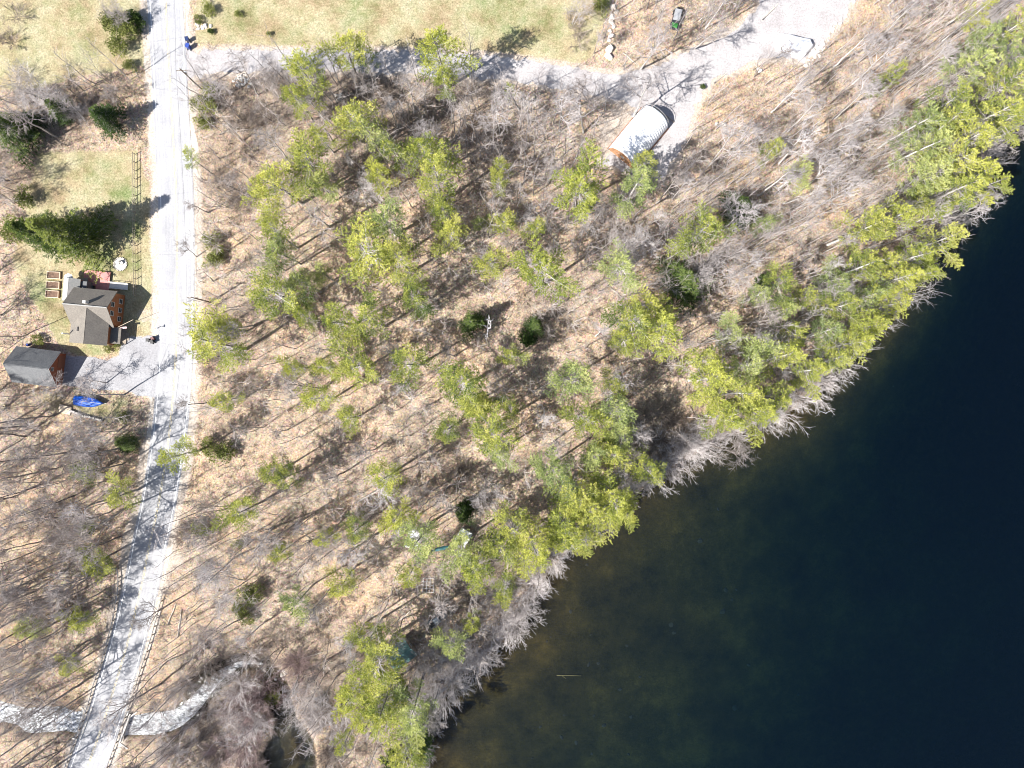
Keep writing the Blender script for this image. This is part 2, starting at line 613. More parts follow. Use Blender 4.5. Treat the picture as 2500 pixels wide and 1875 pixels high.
# ---- road, shoulders, markings
def ribbon(name, line, a, b, z, m, kind="structure", parent=None, jag=0.0, seed=1, taper=0):
    n = side_of(line)
    r = np.random.default_rng(seed)
    ja = np.convolve(r.normal(0, jag, len(line) + 4), [.2] * 5, 'valid')[:len(line)] if jag else np.zeros(len(line))
    jb = np.convolve(r.normal(0, jag, len(line) + 4), [.2] * 5, 'valid')[:len(line)] if jag else np.zeros(len(line))
    wd = np.ones(len(line))
    if taper:
        wd[-taper:] = np.linspace(1, .08, taper)
    cols = max(2, int(abs(b - a) / 1.2) + 1)
    ts = np.linspace(0, 1, cols)
    V, UV = [], []
    s = np.concatenate([[0], np.cumsum(np.linalg.norm(np.diff(line, axis=0), axis=1))])
    for t in ts:
        off = ((a + ja) * (1 - t) + (b + jb) * t) * wd
        q = line + n * off[:, None]
        V.append(np.column_stack([q, np.full(len(q), z)]))
        UV.append(np.column_stack([off, s]))
    V = np.stack(V, 1)
    UV = np.stack(UV, 1)
    k = len(line)
    me = bpy.data.meshes.new(name)
    idx = np.arange(k * cols).reshape(k, cols)
    f = np.stack([idx[:-1, :-1], idx[1:, :-1], idx[1:, 1:], idx[:-1, 1:]], -1).reshape(-1, 4)
    if a > b:
        f = f[:, ::-1]
    f = f[:, ::-1]
    me.from_pydata(V.reshape(-1, 3).tolist(), [], f.tolist())
    at = me.attributes.new("across", 'FLOAT', 'POINT')
    at.data.foreach_set("value", UV[..., 0].reshape(-1).astype(np.float32))
    at = me.attributes.new("along", 'FLOAT', 'POINT')
    at.data.foreach_set("value", UV[..., 1].reshape(-1).astype(np.float32))
    me.materials.append(m)
    me.update()
    o = bpy.data.objects.new(name, me)
    C.objects.link(o)
    if parent:
        o.parent = parent
    if kind:
        o['kind'] = kind
    return o


def asphalt():
    m, nt, out = mat("old_asphalt")
    p = nt.nodes.new("ShaderNodeBsdfPrincipled")
    p.inputs['Roughness'].default_value = 0.85
    ac = nt.nodes.new("ShaderNodeAttribute")
    ac.attribute_name = "across"
    al = nt.nodes.new("ShaderNodeAttribute")
    al.attribute_name = "along"
    cx = nt.nodes.new("ShaderNodeCombineXYZ")
    L(nt, ac.outputs['Fac'], cx.inputs[0])
    L(nt, math_(nt, 'MULTIPLY', al.outputs['Fac'], 0.03), cx.inputs[1])
    streak = noise(nt, cx.outputs[0], 1.6, 5, 0.7)
    fine = noise(nt, pos(nt), 4, 8, 0.75)
    blot = noise(nt, pos(nt), 0.25, 4, 0.6)
    c = ramp(nt, streak, [(0.3, (.30, .30, .31)), (0.7, (.41, .41, .42))])
    c = mixc(nt, 1.0, c, ramp(nt, fine, [(0.3, (.78, .78, .79)), (0.7, (1.12, 1.12, 1.12))]), 'MULTIPLY')
    c = mixc(nt, 1.0, c, ramp(nt, blot, [(0.35, (.9, .9, .92)), (0.65, (1.04, 1.04, 1.04))]), 'MULTIPLY')
    # cracks across the road
    cv = nt.nodes.new("ShaderNodeCombineXYZ")
    L(nt, math_(nt, 'MULTIPLY', ac.outputs['Fac'], 0.02), cv.inputs[0])
    L(nt, math_(nt, 'ADD', math_(nt, 'MULTIPLY', al.outputs['Fac'], 0.085), math_(nt, 'MULTIPLY', noise(nt, pos(nt), 0.8, 5, 0.7), 0.05)), cv.inputs[1])
    v = N(nt, "ShaderNodeTexVoronoi", Scale=1.0)
    v.feature = 'DISTANCE_TO_EDGE'
    L(nt, cv.outputs[0], v.inputs['Vector'])
    ck = ramp(nt, v.outputs['Distance'], [(0.0015, (.72, .72, .74)), (0.004, (1, 1, 1))])
    c = mixc(nt, 1.0, c, ck, 'MULTIPLY')
    L(nt, c, p.inputs['Base Color'])
    L(nt, bump(nt, fine, 0.3, 0.02), p.inputs['Normal'])
    L(nt, p.outputs[0], out.inputs[0])
    return m


def paint(name, col, wear=0.45):
    m, nt, out = mat(name)
    p = nt.nodes.new("ShaderNodeBsdfPrincipled")
    p.inputs['Roughness'].default_value = 0.7
    n = noise(nt, pos(nt), 3.5, 8, 0.8)
    c = ramp(nt, n, [(wear, (.42, .42, .43)), (wear + 0.12, col)])
    L(nt, c, p.inputs['Base Color'])
    L(nt, p.outputs[0], out.inputs[0])
    return m


def gravel_mat(name, lo, mid_, hi):
    m, nt, out = mat(name)
    p = nt.nodes.new("ShaderNodeBsdfPrincipled")
    p.inputs['Roughness'].default_value = 0.95
    p.inputs['Specular IOR Level'].default_value = 0.15
    co = pos(nt)
    f = noise(nt, co, 2.6, 8, 0.8)
    b = noise(nt, co, 0.22, 5, 0.65)
    c = ramp(nt, f, [(0.3, lo), (0.5, mid_), (0.7, hi)])
    c = mixc(nt, 1.0, c, ramp(nt, b, [(0.3, (.82, .80, .80)), (0.6, (1.03, 1.03, 1.03))]), 'MULTIPLY')
    L(nt, c, p.inputs['Base Color'])
    L(nt, bump(nt, f, 0.7, 0.06), p.inputs['Normal'])
    L(nt, p.outputs[0], out.inputs[0])
    return m


M_asph = asphalt()
M_sand = gravel_mat("shoulder_sand", (.24, .19, .155), (.47, .42, .36), (.66, .61, .57))
M_gravel = gravel_mat("drive_gravel", (.24, .225, .22), (.37, .355, .36), (.48, .46, .47))
M_dust = gravel_mat("house_drive_asphalt", (.21, .21, .22), (.31, .31, .325), (.40, .40, .415))
M_white = paint("white_line_paint", (.84, .84, .84), 0.34)
M_yellow = paint("yellow_line_paint", (.66, .52, .22), 0.42)

ribbon("road_shoulder", road, 4.7, -4.9, 0.03, M_sand, jag=1.0, seed=3)
ribbon("road", road, 3.85, -3.95, 0.06, M_asph, jag=0.1, seed=4)
for nm, a, b, m in (("edge_line", 3.42, 3.28, M_white), ("edge_line", -3.28, -3.42, M_white),
                    ("centre_line", 0.19, 0.09, M_yellow), ("centre_line", -0.09, -0.19, M_yellow)):
    ribbon(nm, road, a, b, 0.075, m)


def sheet(name, poly_px, z, m, jag=0.35, seed=2):
    """flat area with an uneven edge"""
    r = np.random.default_rng(seed)
    p = PP(poly_px)
    out = []
    for i in range(len(p)):
        a, b = p[i], p[(i + 1) % len(p)]
        n = max(1, int(np.linalg.norm(b - a) / 0.9))
        dv = (b - a) / (np.linalg.norm(b - a) + 1e-9)
        nrm = np.array([-dv[1], dv[0]])
        for k in range(n):
            q = a + (b - a) * k / n
            out.append(q + nrm * r.normal(0, jag))
    s = MB()
    n = len(out)
    s.add([(q[0], q[1], z) for q in out], [tuple(range(n))])
    o = s.build(name, m)
    if o.data.polygons[0].normal.z < 0:
        o.data.flip_normals()
    tag(o, kind="structure")
    return o


sheet("gravel_drive", DRIVE_PX, 0.045, M_gravel)
sheet("house_driveway", HOUSE_DRIVE_PX, 0.05, M_dust, 0.12)


# ---- stream: lively broken water
def rapid_material():
    m, nt, out = mat("stream_water")
    p = nt.nodes.new("ShaderNodeBsdfPrincipled")
    co = pos(nt)
    mp = nt.nodes.new("ShaderNodeMapping")
    mp.inputs['Scale'].default_value = (0.8, 1.4, 1)
    L(nt, co, mp.inputs['Vector'])
    w = noise(nt, mp.outputs[0], 1.5, 10, 0.88, .3)
    c = ramp(nt, w, [(0.41, (.05, .05, .045)), (0.48, (.30, .31, .32)), (0.56, (.88, .90, .94))])
    L(nt, c, p.inputs['Base Color'])
    p.inputs['Roughness'].default_value = 0.3
    p.inputs['IOR'].default_value = 1.33
    L(nt, bump(nt, w, 1.0, 0.35), p.inputs['Normal'])
    L(nt, p.outputs[0], out.inputs[0])
    return m


st = ribbon("stream", stream[: int(np.argmin(np.hypot(*(stream - np.array(P(655, 1645))).T)))], 2.9, -2.9, WATER + 0.16, rapid_material(), jag=1.1, taper=16)

# ------------------------------------------------------------------ vegetation materials
def foliage_mat(name, lo, mid_, hi, trans=0.35, grey=(.30, .30, .24)):
    m, nt, out = mat(name)
    a = nt.nodes.new("ShaderNodeAttribute")
    a.attribute_name = "tint"
    oi = nt.nodes.new("ShaderNodeObjectInfo")
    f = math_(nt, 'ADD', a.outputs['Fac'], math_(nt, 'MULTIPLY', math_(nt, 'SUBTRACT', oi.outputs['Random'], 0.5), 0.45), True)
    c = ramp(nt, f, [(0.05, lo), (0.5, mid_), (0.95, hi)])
    df = nt.nodes.new("ShaderNodeBsdfDiffuse")
    L(nt, c, df.inputs[0])
    tr = nt.nodes.new("ShaderNodeBsdfTranslucent")
    L(nt, mixc(nt, 1.0, c, (1.1, 1.15, .6), 'MULTIPLY'), tr.inputs[0])
    mx = nt.nodes.new("ShaderNodeMixShader")
    mx.inputs[0].default_value = trans
    L(nt, df.outputs[0], mx.inputs[1])
    L(nt, tr.outputs[0], mx.inputs[2])
    L(nt, mx.outputs[0], out.inputs[0])
    return m


def bark_mat(name, lo, hi):
    m, nt, out = mat(name)
    p = nt.nodes.new("ShaderNodeBsdfPrincipled")
    p.inputs['Roughness'].default_value = 0.9
    p.inputs['Specular IOR Level'].default_value = 0.2
    oi = nt.nodes.new("ShaderNodeObjectInfo")
    n = noise(nt, objco(nt), 1.7, 6, 0.7)
    f = math_(nt, 'ADD', math_(nt, 'MULTIPLY', n, 0.7), math_(nt, 'MULTIPLY', oi.outputs['Random'], 0.35))
    c = ramp(nt, f, [(0.3, lo), (0.75, hi)])
    L(nt, c, p.inputs['Base Color'])
    L(nt, p.outputs[0], out.inputs[0])
    return m


M_pine = foliage_mat("pine_needles", (.10, .15, .045), (.31, .345, .085), (.56, .54, .15))
M_yellowpine = foliage_mat("yellow_pine_needles", (.15, .20, .05), (.36, .39, .09), (.55, .54, .13))
M_palepine = foliage_mat("pale_pine_needles", (.15, .20, .085), (.33, .385, .15), (.56, .57, .23))
M_dark = foliage_mat("hemlock_needles", (.025, .05, .018), (.065, .105, .032), (.15, .19, .06), 0.2)
M_spruce = foliage_mat("spruce_needles", (.035, .065, .02), (.095, .13, .035), (.25, .28, .075), 0.2)
M_olive = foliage_mat("olive_leaves", (.09, .11, .04), (.20, .22, .075), (.34, .35, .12), 0.3)
M_bark = bark_mat("grey_bark", (.12, .10, .09), (.40, .37, .345))
M_pale = bark_mat("pale_bark", (.28, .265, .25), (.60, .57, .54))
M_twig = bark_mat("fine_twigs", (.17, .145, .135), (.47, .42, .40))
M_palet = bark_mat("pale_twigs", (.26, .235, .23), (.52, .48, .475))
M_shoreb = bark_mat("shore_bush_bark", (.30, .27, .26), (.70, .65, .64))
M_brush = bark_mat("brush_twigs", (.13, .105, .09), (.37, .31, .27))
M_redtwig = bark_mat("reddish_twigs", (.20, .14, .135), (.46, .36, .35))

# ------------------------------------------------------------------ tree builders
def unit(v):
    v = np.asarray(v, float)
    return v / (np.linalg.norm(v) + 1e-9)


def tufts(s, r, pts, dirs, n, length, width, up=0.35, spread=0.62, tint=None):
    """sprays of needles: n slim blades at every point, built in one go"""
    pts = np.repeat(np.asarray(pts), n, 0)
    dirs = np.repeat(np.asarray(dirs), n, 0)
    k = len(pts)
    d = dirs + r.normal(0, spread, (k, 3))
    d[:, 2] += up
    d /= np.linalg.norm(d, axis=1)[:, None]
    w = np.cross(d, r.normal(0, .75, (k, 3)) + np.array([0, 0, 1.0]))
    w /= np.linalg.norm(w, axis=1)[:, None]
    ln = length * r.uniform(0.6, 1.25, k)[:, None]
    wd = width * r.uniform(0.7, 1.3, k)[:, None]
    p0 = pts + r.normal(0, 0.07, (k, 3))
    v = np.stack([p0 - w * wd * .35, p0 + d * ln * .55 + w * wd, p0 + d * ln, p0 + d * ln * .5 - w * wd], 1).reshape(-1, 3)
    base = s.n
    s.v.append(v)
    idx = np.arange(k * 4).reshape(k, 4) + base
    s.f.extend(idx.tolist())
    tt = np.repeat(np.repeat(tint, n), 4) if tint is not None else np.full(k * 4, .5)
    s.t.append(np.clip(tt + np.repeat(r.normal(0, .1, k), 4), 0, 1))
    s.n += k * 4


def make_pine(seed, h=20.0, R=4.6, base=0.5, whorl=0.85, nb=6, sparse=0.0, shape='pine', blades=9, bl=.33, bw=.040):
    r = np.random.default_rng(seed)
    trunk, crown, limbs = MB(), MB(), MB()
    bend = r.normal(0, 0.35, 2)
    zs = np.linspace(-0.3, h * 0.97, 9)
    tp = np.column_stack([bend[0] * (zs / h) ** 2 * 1.5, bend[1] * (zs / h) ** 2 * 1.5, zs])
    trunk.tube(tp, 0.012 * h * (1 - zs / h * 0.88) + 0.02, 8)
    cen = lambda z: np.array([bend[0] * (z / h) ** 2 * 1.5, bend[1] * (z / h) ** 2 * 1.5, z])
    lob = r.uniform(0, 6.28, 3)
    T0 = []
    z = h * base
    pts, dirs, tint = [], [], []
    while z < h * 0.985:
        t = (z - h * base) / (h * (1 - base))
        if shape == 'pine':
            prof = (1 - t) ** 0.62 * (0.72 + 0.5 * min(1, t * 3))
        else:
            prof = (1 - t) ** 0.9 + 0.04
        k = nb if r.random() > .25 else nb - 1
        a0 = r.uniform(0, 6.28)
        for i in range(k):
            if r.random() < sparse:
                continue
            a = a0 + i * 2 * math.pi / k + r.normal(0, .22)
            lobf = 0.82 + 0.22 * math.sin(2 * a + lob[0]) + 0.16 * math.sin(3 * a + lob[1]) + 0.1 * math.sin(5 * a + lob[2])
            Ln = R * prof * lobf * (r.uniform(0.5, 1.34) if shape == 'pine' else r.uniform(.55, 1.3))
            if Ln < 0.25:
                Ln = 0.25
            e = math.radians((4 + 38 * t) if shape == 'pine' else (-14 + 34 * t)) + r.normal(0, .09)
            dv = np.array([math.cos(a) * math.cos(e), math.sin(a) * math.cos(e), math.sin(e)])
            m_ = 5
            q = np.linspace(0, 1, m_)
            curve = 0.16 * Ln if shape == 'pine' else 0.10 * Ln
            line = cen(z) + dv * (q * Ln)[:, None] + np.array([0, 0, 1]) * (q ** 2 * curve)[:, None]
            side = unit(np.cross(dv, [0, 0, 1]))
            line += side * (np.sin(q * 3 + r.uniform(0, 3)) * 0.05 * Ln * q)[:, None]
            limbs.tube(line, np.linspace(0.012 + 0.008 * Ln, 0.008, m_), 3)
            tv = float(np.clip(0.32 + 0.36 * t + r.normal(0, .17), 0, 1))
            start = 0.44 if shape == 'pine' else 0.22
            # side shoots
            ns = max(2, int(Ln * 1.7))
            for j in range(ns):
                u = start + (1 - start) * (j + r.random() * .8) / ns
                p0 = line[0] + 0
                fi = u * (m_ - 1)
                i0 = min(int(fi), m_ - 2)
                p0 = line[i0] + (line[i0 + 1] - line[i0]) * (fi - i0)
                sg = 1 if j % 2 else -1
                sl = Ln * (0.42 * (1.12 - u)) * r.uniform(0.7, 1.3) + 0.25
                sd_ = unit(dv * 0.75 + side * sg * r.uniform(.6, 1.1) + np.array([0, 0, 0.12 if shape == 'pine' else -0.1]))
                limbs.tube([p0, p0 + sd_ * sl], [0.012, 0.006], 3)
                kk = max(2, int(sl / 0.24))
                for c in range(kk):
                    pts.append(p0 + sd_ * sl * (c + 1) / kk)
                    dirs.append(sd_)
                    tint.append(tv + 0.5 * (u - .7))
            for c in range(int(Ln * (1 - start) / 0.3) + 1):
                u = min(1, start + c * 0.3 / Ln)
                fi = u * (m_ - 1)
                i0 = min(int(fi), m_ - 2)
                pts.append(line[i0] + (line[i0 + 1] - line[i0]) * (fi - i0))
                dirs.append(dv)
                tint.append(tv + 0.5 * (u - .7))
        z += whorl * r.uniform(.75, 1.25)
    # bare dead limbs under the living crown
    if shape == 'pine':
        for _ in range(34):
            zz = h * r.uniform(0.22, base + 0.08)
            a = r.uniform(0, 6.28)
            Ln = R * r.uniform(.25, .6)
            e = r.uniform(-.15, .3)
            dv = np.array([math.cos(a) * math.cos(e), math.sin(a) * math.cos(e), math.sin(e)])
            limbs.tube([cen(zz), cen(zz) + dv * Ln * .6, cen(zz) + dv * Ln + np.array([0, 0, .15])], [.03, .02, .008], 3)
            for _k in range(3):
                p0 = cen(zz) + dv * Ln * r.uniform(.4, .95)
                limbs.tube([p0, p0 + unit(dv + r.normal(0, .6, 3)) * r.uniform(.3, .9)], [.012, .006], 3)
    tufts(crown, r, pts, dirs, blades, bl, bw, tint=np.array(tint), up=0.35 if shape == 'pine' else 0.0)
    return dict(h=h, R=R, trunk=trunk, limbs=limbs, crown=crown)


def make_bare(seed, h=15.0, R=3.6, fork=0.42, lean=0.25, nlimb=9, fine=1.05, thick=1.15, clump=1):
    """leafless broad-leaved tree"""
    r = np.random.default_rng(seed)
    trunk, crown = MB(), MB()

    def seg(p, dv, ln, wob, k, upb):
        out = [p]
        for i in range(k):
            dv = unit(dv + r.normal(0, wob, 3) + np.array([0, 0, upb]))
            p = p + dv * ln / k
            out.append(p)
        return np.array(out), dv

    def grow(p, dv, ln, rad, lvl):
        k = (0, 4, 3, 2, 2)[lvl]
        line, _ = seg(p, dv, ln, (0, .16, .22, .26, .3)[lvl], k, (0, .10, .06, .03, 0)[lvl])
        (crown).tube(line, np.linspace(rad, max(rad * .4, .011), k + 1), 5 if lvl == 1 else 3, tint=lvl / 4, cap=False)
        if lvl == 4:
            return
        nch = int(round((0, 5.4, 4.4, 3.0 * fine)[lvl] * r.uniform(.8, 1.25)))
        for i in range(nch):
            u = r.uniform(.25, 1.0)
            fi = u * k
            i0 = min(int(fi), k - 1)
            p0 = line[i0] + (line[i0 + 1] - line[i0]) * (fi - i0)
            d0 = unit(line[i0 + 1] - line[i0])
            side = unit(np.cross(d0, r.normal(0, 1, 3)))
            nd = unit(d0 * r.uniform(.5, 1.0) + side * r.uniform(.45, .95))
            grow(p0, nd, ln * r.uniform(.38, .72), max(rad * .55, .015), lvl + 1)

    for c in range(clump):
        a = r.uniform(0, 6.28)
        off = np.array([math.cos(a), math.sin(a), 0]) * (0.35 if clump > 1 else 0)
        tl = r.normal(0, lean / 4 + (0.12 if clump > 1 else 0), 2)
        n = 9
        zz = np.linspace(-0.2, h * 0.9, n)
        wx = np.cumsum(r.normal(0, .10, n)) + tl[0] * zz
        wy = np.cumsum(r.normal(0, .10, n)) + tl[1] * zz
        line = np.column_stack([wx + off[0], wy + off[1], zz])
        r0 = 0.0105 * h * thick / math.sqrt(clump)
        trunk.tube(line, r0 * (1 - np.linspace(0, 1, n) * .85), 7)
        nl = max(4, int(nlimb / clump ** .6))
        for i in range(nl):
            u = fork + (1 - fork) * (i + r.random() * .7) / nl
            fi = u * (n - 1)
            i0 = min(int(fi), n - 2)
            p0 = line[i0] + (line[i0 + 1] - line[i0]) * (fi - i0)
            a = r.uniform(0, 6.28)
            e = math.radians(r.uniform(20, 60))
            dv = np.array([math.cos(a) * math.cos(e), math.sin(a) * math.cos(e), math.sin(e)])
            ln = R * (1.15 - .55 * (u - fork) / (1 - fork)) * r.uniform(.75, 1.25)
            grow(p0, dv, ln, r0 * .48 * (1.2 - u * .6), 1)
    return dict(h=h, R=R, trunk=trunk, crown=crown)


def make_bush(seed, h=3.2, R=2.0, stems=14, sub=8, upright=0.8, rad=.022):
    """leafless many-stemmed bush"""
    r = np.random.default_rng(seed)
    s = MB()
    for i in range(stems):
        a = r.uniform(0, 6.28)
        sp = r.uniform(.15, 1.0)
        dv = unit([math.cos(a) * sp, math.sin(a) * sp, upright])
        p = np.array([math.cos(a) * .25, math.sin(a) * .25, -0.1])
        ln = h * r.uniform(.7, 1.15)
        pts = [p]
        d0 = dv
        for k in range(4):
            d0 = unit(d0 + r.normal(0, .13, 3) + np.array([math.cos(a) * .10, math.sin(a) * .10, .02]))
            pts.append(pts[-1] + d0 * ln / 4)
        pts = np.array(pts)
        s.tube(pts, np.linspace(rad, .011, 5), 3, cap=False)
        for j in range(sub):
            u = r.uniform(.3, .98)
            fi = u * 4
            i0 = min(int(fi), 3)
            q = pts[i0] + (pts[i0 + 1] - pts[i0]) * (fi - i0)
            nd = unit(unit(pts[i0 + 1] - pts[i0]) + r.normal(0, .42, 3))
            l2 = ln * r.uniform(.2, .42)
            e1 = q + nd * l2
            s.tube([q, q + nd * l2 * .5 + r.normal(0, .04, 3), e1], [.013, .011, .007], 3, cap=False)
            for t in range(5):
                q2 = q + nd * l2 * r.uniform(.3, 1)
                n3 = unit(nd + r.normal(0, .5, 3))
                s.tube([q2, q2 + n3 * l2 * r.uniform(.3, .6)], [.010, .007], 3, cap=False)
    return s


def make_leafy(seed, R=1.8, h=2.4, n=900, bl=.28, bw=.07):
    """rounded evergreen shrub: uneven clumps of small leaves on a few stems"""
    r = np.random.default_rng(seed)
    s, w = MB(), MB()
    pts, dirs, tint = [], [], []
    for c in range(16):
        a, q = r.uniform(0, 6.28), R * math.sqrt(r.random()) * .85
        cz = h * (0.35 + .5 * (1 - (q / R) ** 2)) * r.uniform(.75, 1.1)
        cc = np.array([math.cos(a) * q, math.sin(a) * q, cz])
        w.tube([(0, 0, -.1), cc * .5 + np.array([0, 0, .1]), cc], [.05, .03, .01], 3)
        rr = R * r.uniform(.22, .42)
        tv = r.uniform(.2, .8)
        for _ in range(n // 16):
            dv = unit(r.normal(0, 1, 3))
            pts.append(cc + dv * rr * r.uniform(.4, 1.05) * np.array([1, 1, .8]))
            dirs.append(dv)
            tint.append(tv)
    tufts(s, r, pts, dirs, 3, bl, bw, tint=np.array(tint), up=.3)
    return s, w


# ---- prototypes (meshes only; every tree gets its own objects)
def pine_meshes(k, p, leafmat, tr=M_bark):
    return dict(h=p['h'], R=p['R'], parts=[('trunk', p['trunk'].mesh('trunk', tr, True)),
                                          ('branches', p['limbs'].mesh('branches', M_palet)),
                                          ('crown', p['crown'].mesh('crown', leafmat))])


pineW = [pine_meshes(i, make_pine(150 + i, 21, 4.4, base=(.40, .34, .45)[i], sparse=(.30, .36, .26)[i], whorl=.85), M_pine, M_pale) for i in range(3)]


def remat(proto, leafmat):
    parts = []
    for nm, me in proto['parts']:
        if nm == 'crown':
            me = me.copy()
            me.materials[0] = leafmat
        parts.append((nm, me))
    return dict(h=proto['h'], R=proto['R'], parts=parts)


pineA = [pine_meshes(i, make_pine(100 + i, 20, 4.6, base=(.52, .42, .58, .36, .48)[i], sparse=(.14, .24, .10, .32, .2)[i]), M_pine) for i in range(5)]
PROTO = {
    'g': pineA,
    'y': [remat(p, M_yellowpine) for p in pineA],
    'p': [remat(p, M_palepine) for p in pineA],
    'Wg': pineW,
    'Wy': [remat(p, M_yellowpine) for p in pineW],
    'Wp': [remat(p, M_palepine) for p in pineW],
    'd': [pine_meshes(i, make_pine(200 + i, 15, 4.2, base=.18, whorl=.6, nb=6, shape='hemlock', blades=7, bl=.36, bw=.055), M_dark) for i in range(2)],
    's': [pine_meshes(0, make_pine(220, 18, 4.6, base=.08, whorl=.58, nb=6, shape='spruce', blades=9, bl=.34, bw=.045), M_spruce)],
}
bareP = []
for i in range(7):
    b = make_bare(300 + i, h=(16, 14, 17, 13, 15, 12, 18)[i], R=(3.4, 3.0, 3.2, 3.6, 2.6, 3.2, 3.0)[i], fork=(.4, .45, .5, .3, .5, .3, .55)[i],
                  clump=(1, 1, 1, 2, 1, 3, 1)[i], nlimb=(10, 8, 9, 11, 8, 13, 8)[i])
    bareP.append(dict(h=b['h'], R=b['R'], trunk=b['trunk'], crown=b['crown']))
bare_grey = [dict(h=b['h'], R=b['R'], parts=[('trunk', b['trunk'].mesh('trunk', M_bark, True)), ('crown', b['crown'].mesh('crown', M_twig))]) for b in bareP]
bare_pale = [dict(h=b['h'], R=b['R'], parts=[('trunk', b['trunk'].mesh('trunk', M_pale, True)), ('crown', b['crown'].mesh('crown', M_palet))]) for b in bareP]
bush_pale = [make_bush(400 + i, h=(3.6, 3.0, 4.2)[i], stems=(13, 11, 14)[i], rad=.03).mesh('bush', M_shoreb) for i in range(3)]
bush_brown = [make_bush(410 + i, h=(2.4, 2.0)[i], stems=16, upright=.7).mesh('bush', M_brush) for i in range(2)]
bush_red = [make_bush(420, h=3.0, stems=24, upright=1.0).mesh('bush', M_redtwig)]
leafy_dark, leafy_olive = [], []
for i in range(2):
    a_, b_ = make_leafy(430 + i)
    leafy_dark.append((a_.mesh('foliage', M_dark), b_.mesh('stems', M_bark)))
    a_, b_ = make_leafy(440 + i, n=520, bl=.3, bw=.05)
    leafy_olive.append((a_.mesh('foliage', M_olive), b_.mesh('stems', M_bark)))

# ------------------------------------------------------------------ labels that single things out
LAND = [("the white hoop shed", 1562, 325), ("the small green-nosed car", 1650, 46), ("the white tarpaulin heap", 1938, 110),
        ("the two round boulders", 1487, 130), ("the brown-roofed house", 220, 760), ("the orange-walled garage", 90, 895),
        ("the blue-covered boat", 217, 982), ("the road bridge", 265, 1770), ("the two blue bins", 462, 110),
        ("the bleached dead snag", 1190, 790), ("the twin dark hemlocks", 1304, 793), ("the grey pickup", 1068, 1515),
        ("the narrow pond inlet", 700, 1820), ("the teal-roofed cabin", 980, 1600), ("the pale timber lattice", 1046, 1428),
        ("the road's first bend", 400, 1130), ("the guard rails' upper ends", 345, 1400), ("the long lawn fence", 330, 520),
        ("the cove in the shore", 1650, 1080), ("the stick in the lake", 2030, 1000),
        ("the shore's right-hand end", 2440, 300), ("the top right corner", 2480, 30), ("the drive-corner utility pole", 480, 205),
        ("the pole facing the house", 500, 735), ("the photo's exact centre", 1250, 937), ("the gravel drive's bend", 1480, 200),
        ("the bottom left corner", 20, 1860), ("the left edge's midpoint", 10, 937), ("the left reach of stream", 80, 1755),
        ("the gravel drive's middle", 860, 150), ("the top left corner", 10, 10), ("the largest spruce", 200, 600)]
# points along the shore and in the open wood, named by how far they lie across the photo
for nm, uu, vv in (("a quarter across, halfway down", 625, 937), ("the photo's lower middle", 1250, 1406),
                   ("the upper quarter's middle", 1250, 470), ("three quarters across, quarter down", 1875, 470)):
    LAND.append(("the point " + nm if nm[0] in "at" and not nm.startswith("the") else nm, uu, vv))
DIRS = ["right of", "upper right of", "above", "upper left of", "left of", "lower left of", "below", "lower right of"]
ORD = ["nearest", "second nearest", "third nearest", "fourth nearest", "fifth nearest", "sixth nearest", "seventh nearest", "eighth nearest",
       "ninth nearest", "tenth nearest", "eleventh nearest", "twelfth nearest", "thirteenth nearest", "fourteenth nearest", "fifteenth nearest",
       "sixteenth nearest", "seventeenth nearest", "eighteenth nearest", "nineteenth nearest", "twentieth nearest"]
PENDING = []


def later(o, desc, cat, group, u, v):
    """label is written once all of its kind stand, so that its rank is true"""
    o['category'] = cat
    o['group'] = group
    PENDING.append((o, desc, u, v))


def write_labels():
    bucket = {}
    for o, desc, u, v in PENDING:
        k = min(range(len(LAND)), key=lambda i: (LAND[i][1] - u) ** 2 + (LAND[i][2] - v) ** 2)
        ang = math.degrees(math.atan2(LAND[k][2] - v, u - LAND[k][1])) % 360
        s = int(((ang + 22.5) % 360) // 45)
        dist = math.hypot(u - LAND[k][1], v - LAND[k][2])
        bucket.setdefault((desc, k, s), []).append((dist, o))
    for (desc, k, s), lst in bucket.items():
        lst.sort(key=lambda t: t[0])
        for i, (_, o) in enumerate(lst):
            o['label'] = "%s, %s%s %s" % (desc, ((ORD[i] if i < len(ORD) else "%dth nearest" % (i + 1)) + " ") if len(lst) > 1 else "", DIRS[s], LAND[k][0])


def img(x, y, z):
    k = F / (H - z)
    return 1250 + x * k, 937.5 - y * k


def put(proto, name, x, y, z, rz, sr, sh, desc, cat, group):
    root = empty(name, (x, y, z), rz)
    root.scale = (sr, sr, sh)
    for nm, me in proto['parts']:
        o = bpy.data.objects.new(nm, me)
        C.objects.link(o)
        o.parent = root
    u, v = img(x, y, proto['h'] * sh * 0.75)
    later(root, desc, cat, group, u, v)
    return root


def put_mesh(me, name, x, y, z, rz, s, desc, cat, group, sz=None):
    o = bpy.data.objects.new(name, me)
    C.objects.link(o)
    o.location = (x, y, z)
    o.rotation_euler = (0, 0, rz)
    o.scale = (s, s, sz or s)
    u, v = img(x, y, 1.5)
    later(o, desc, cat, group, u, v)
    return o


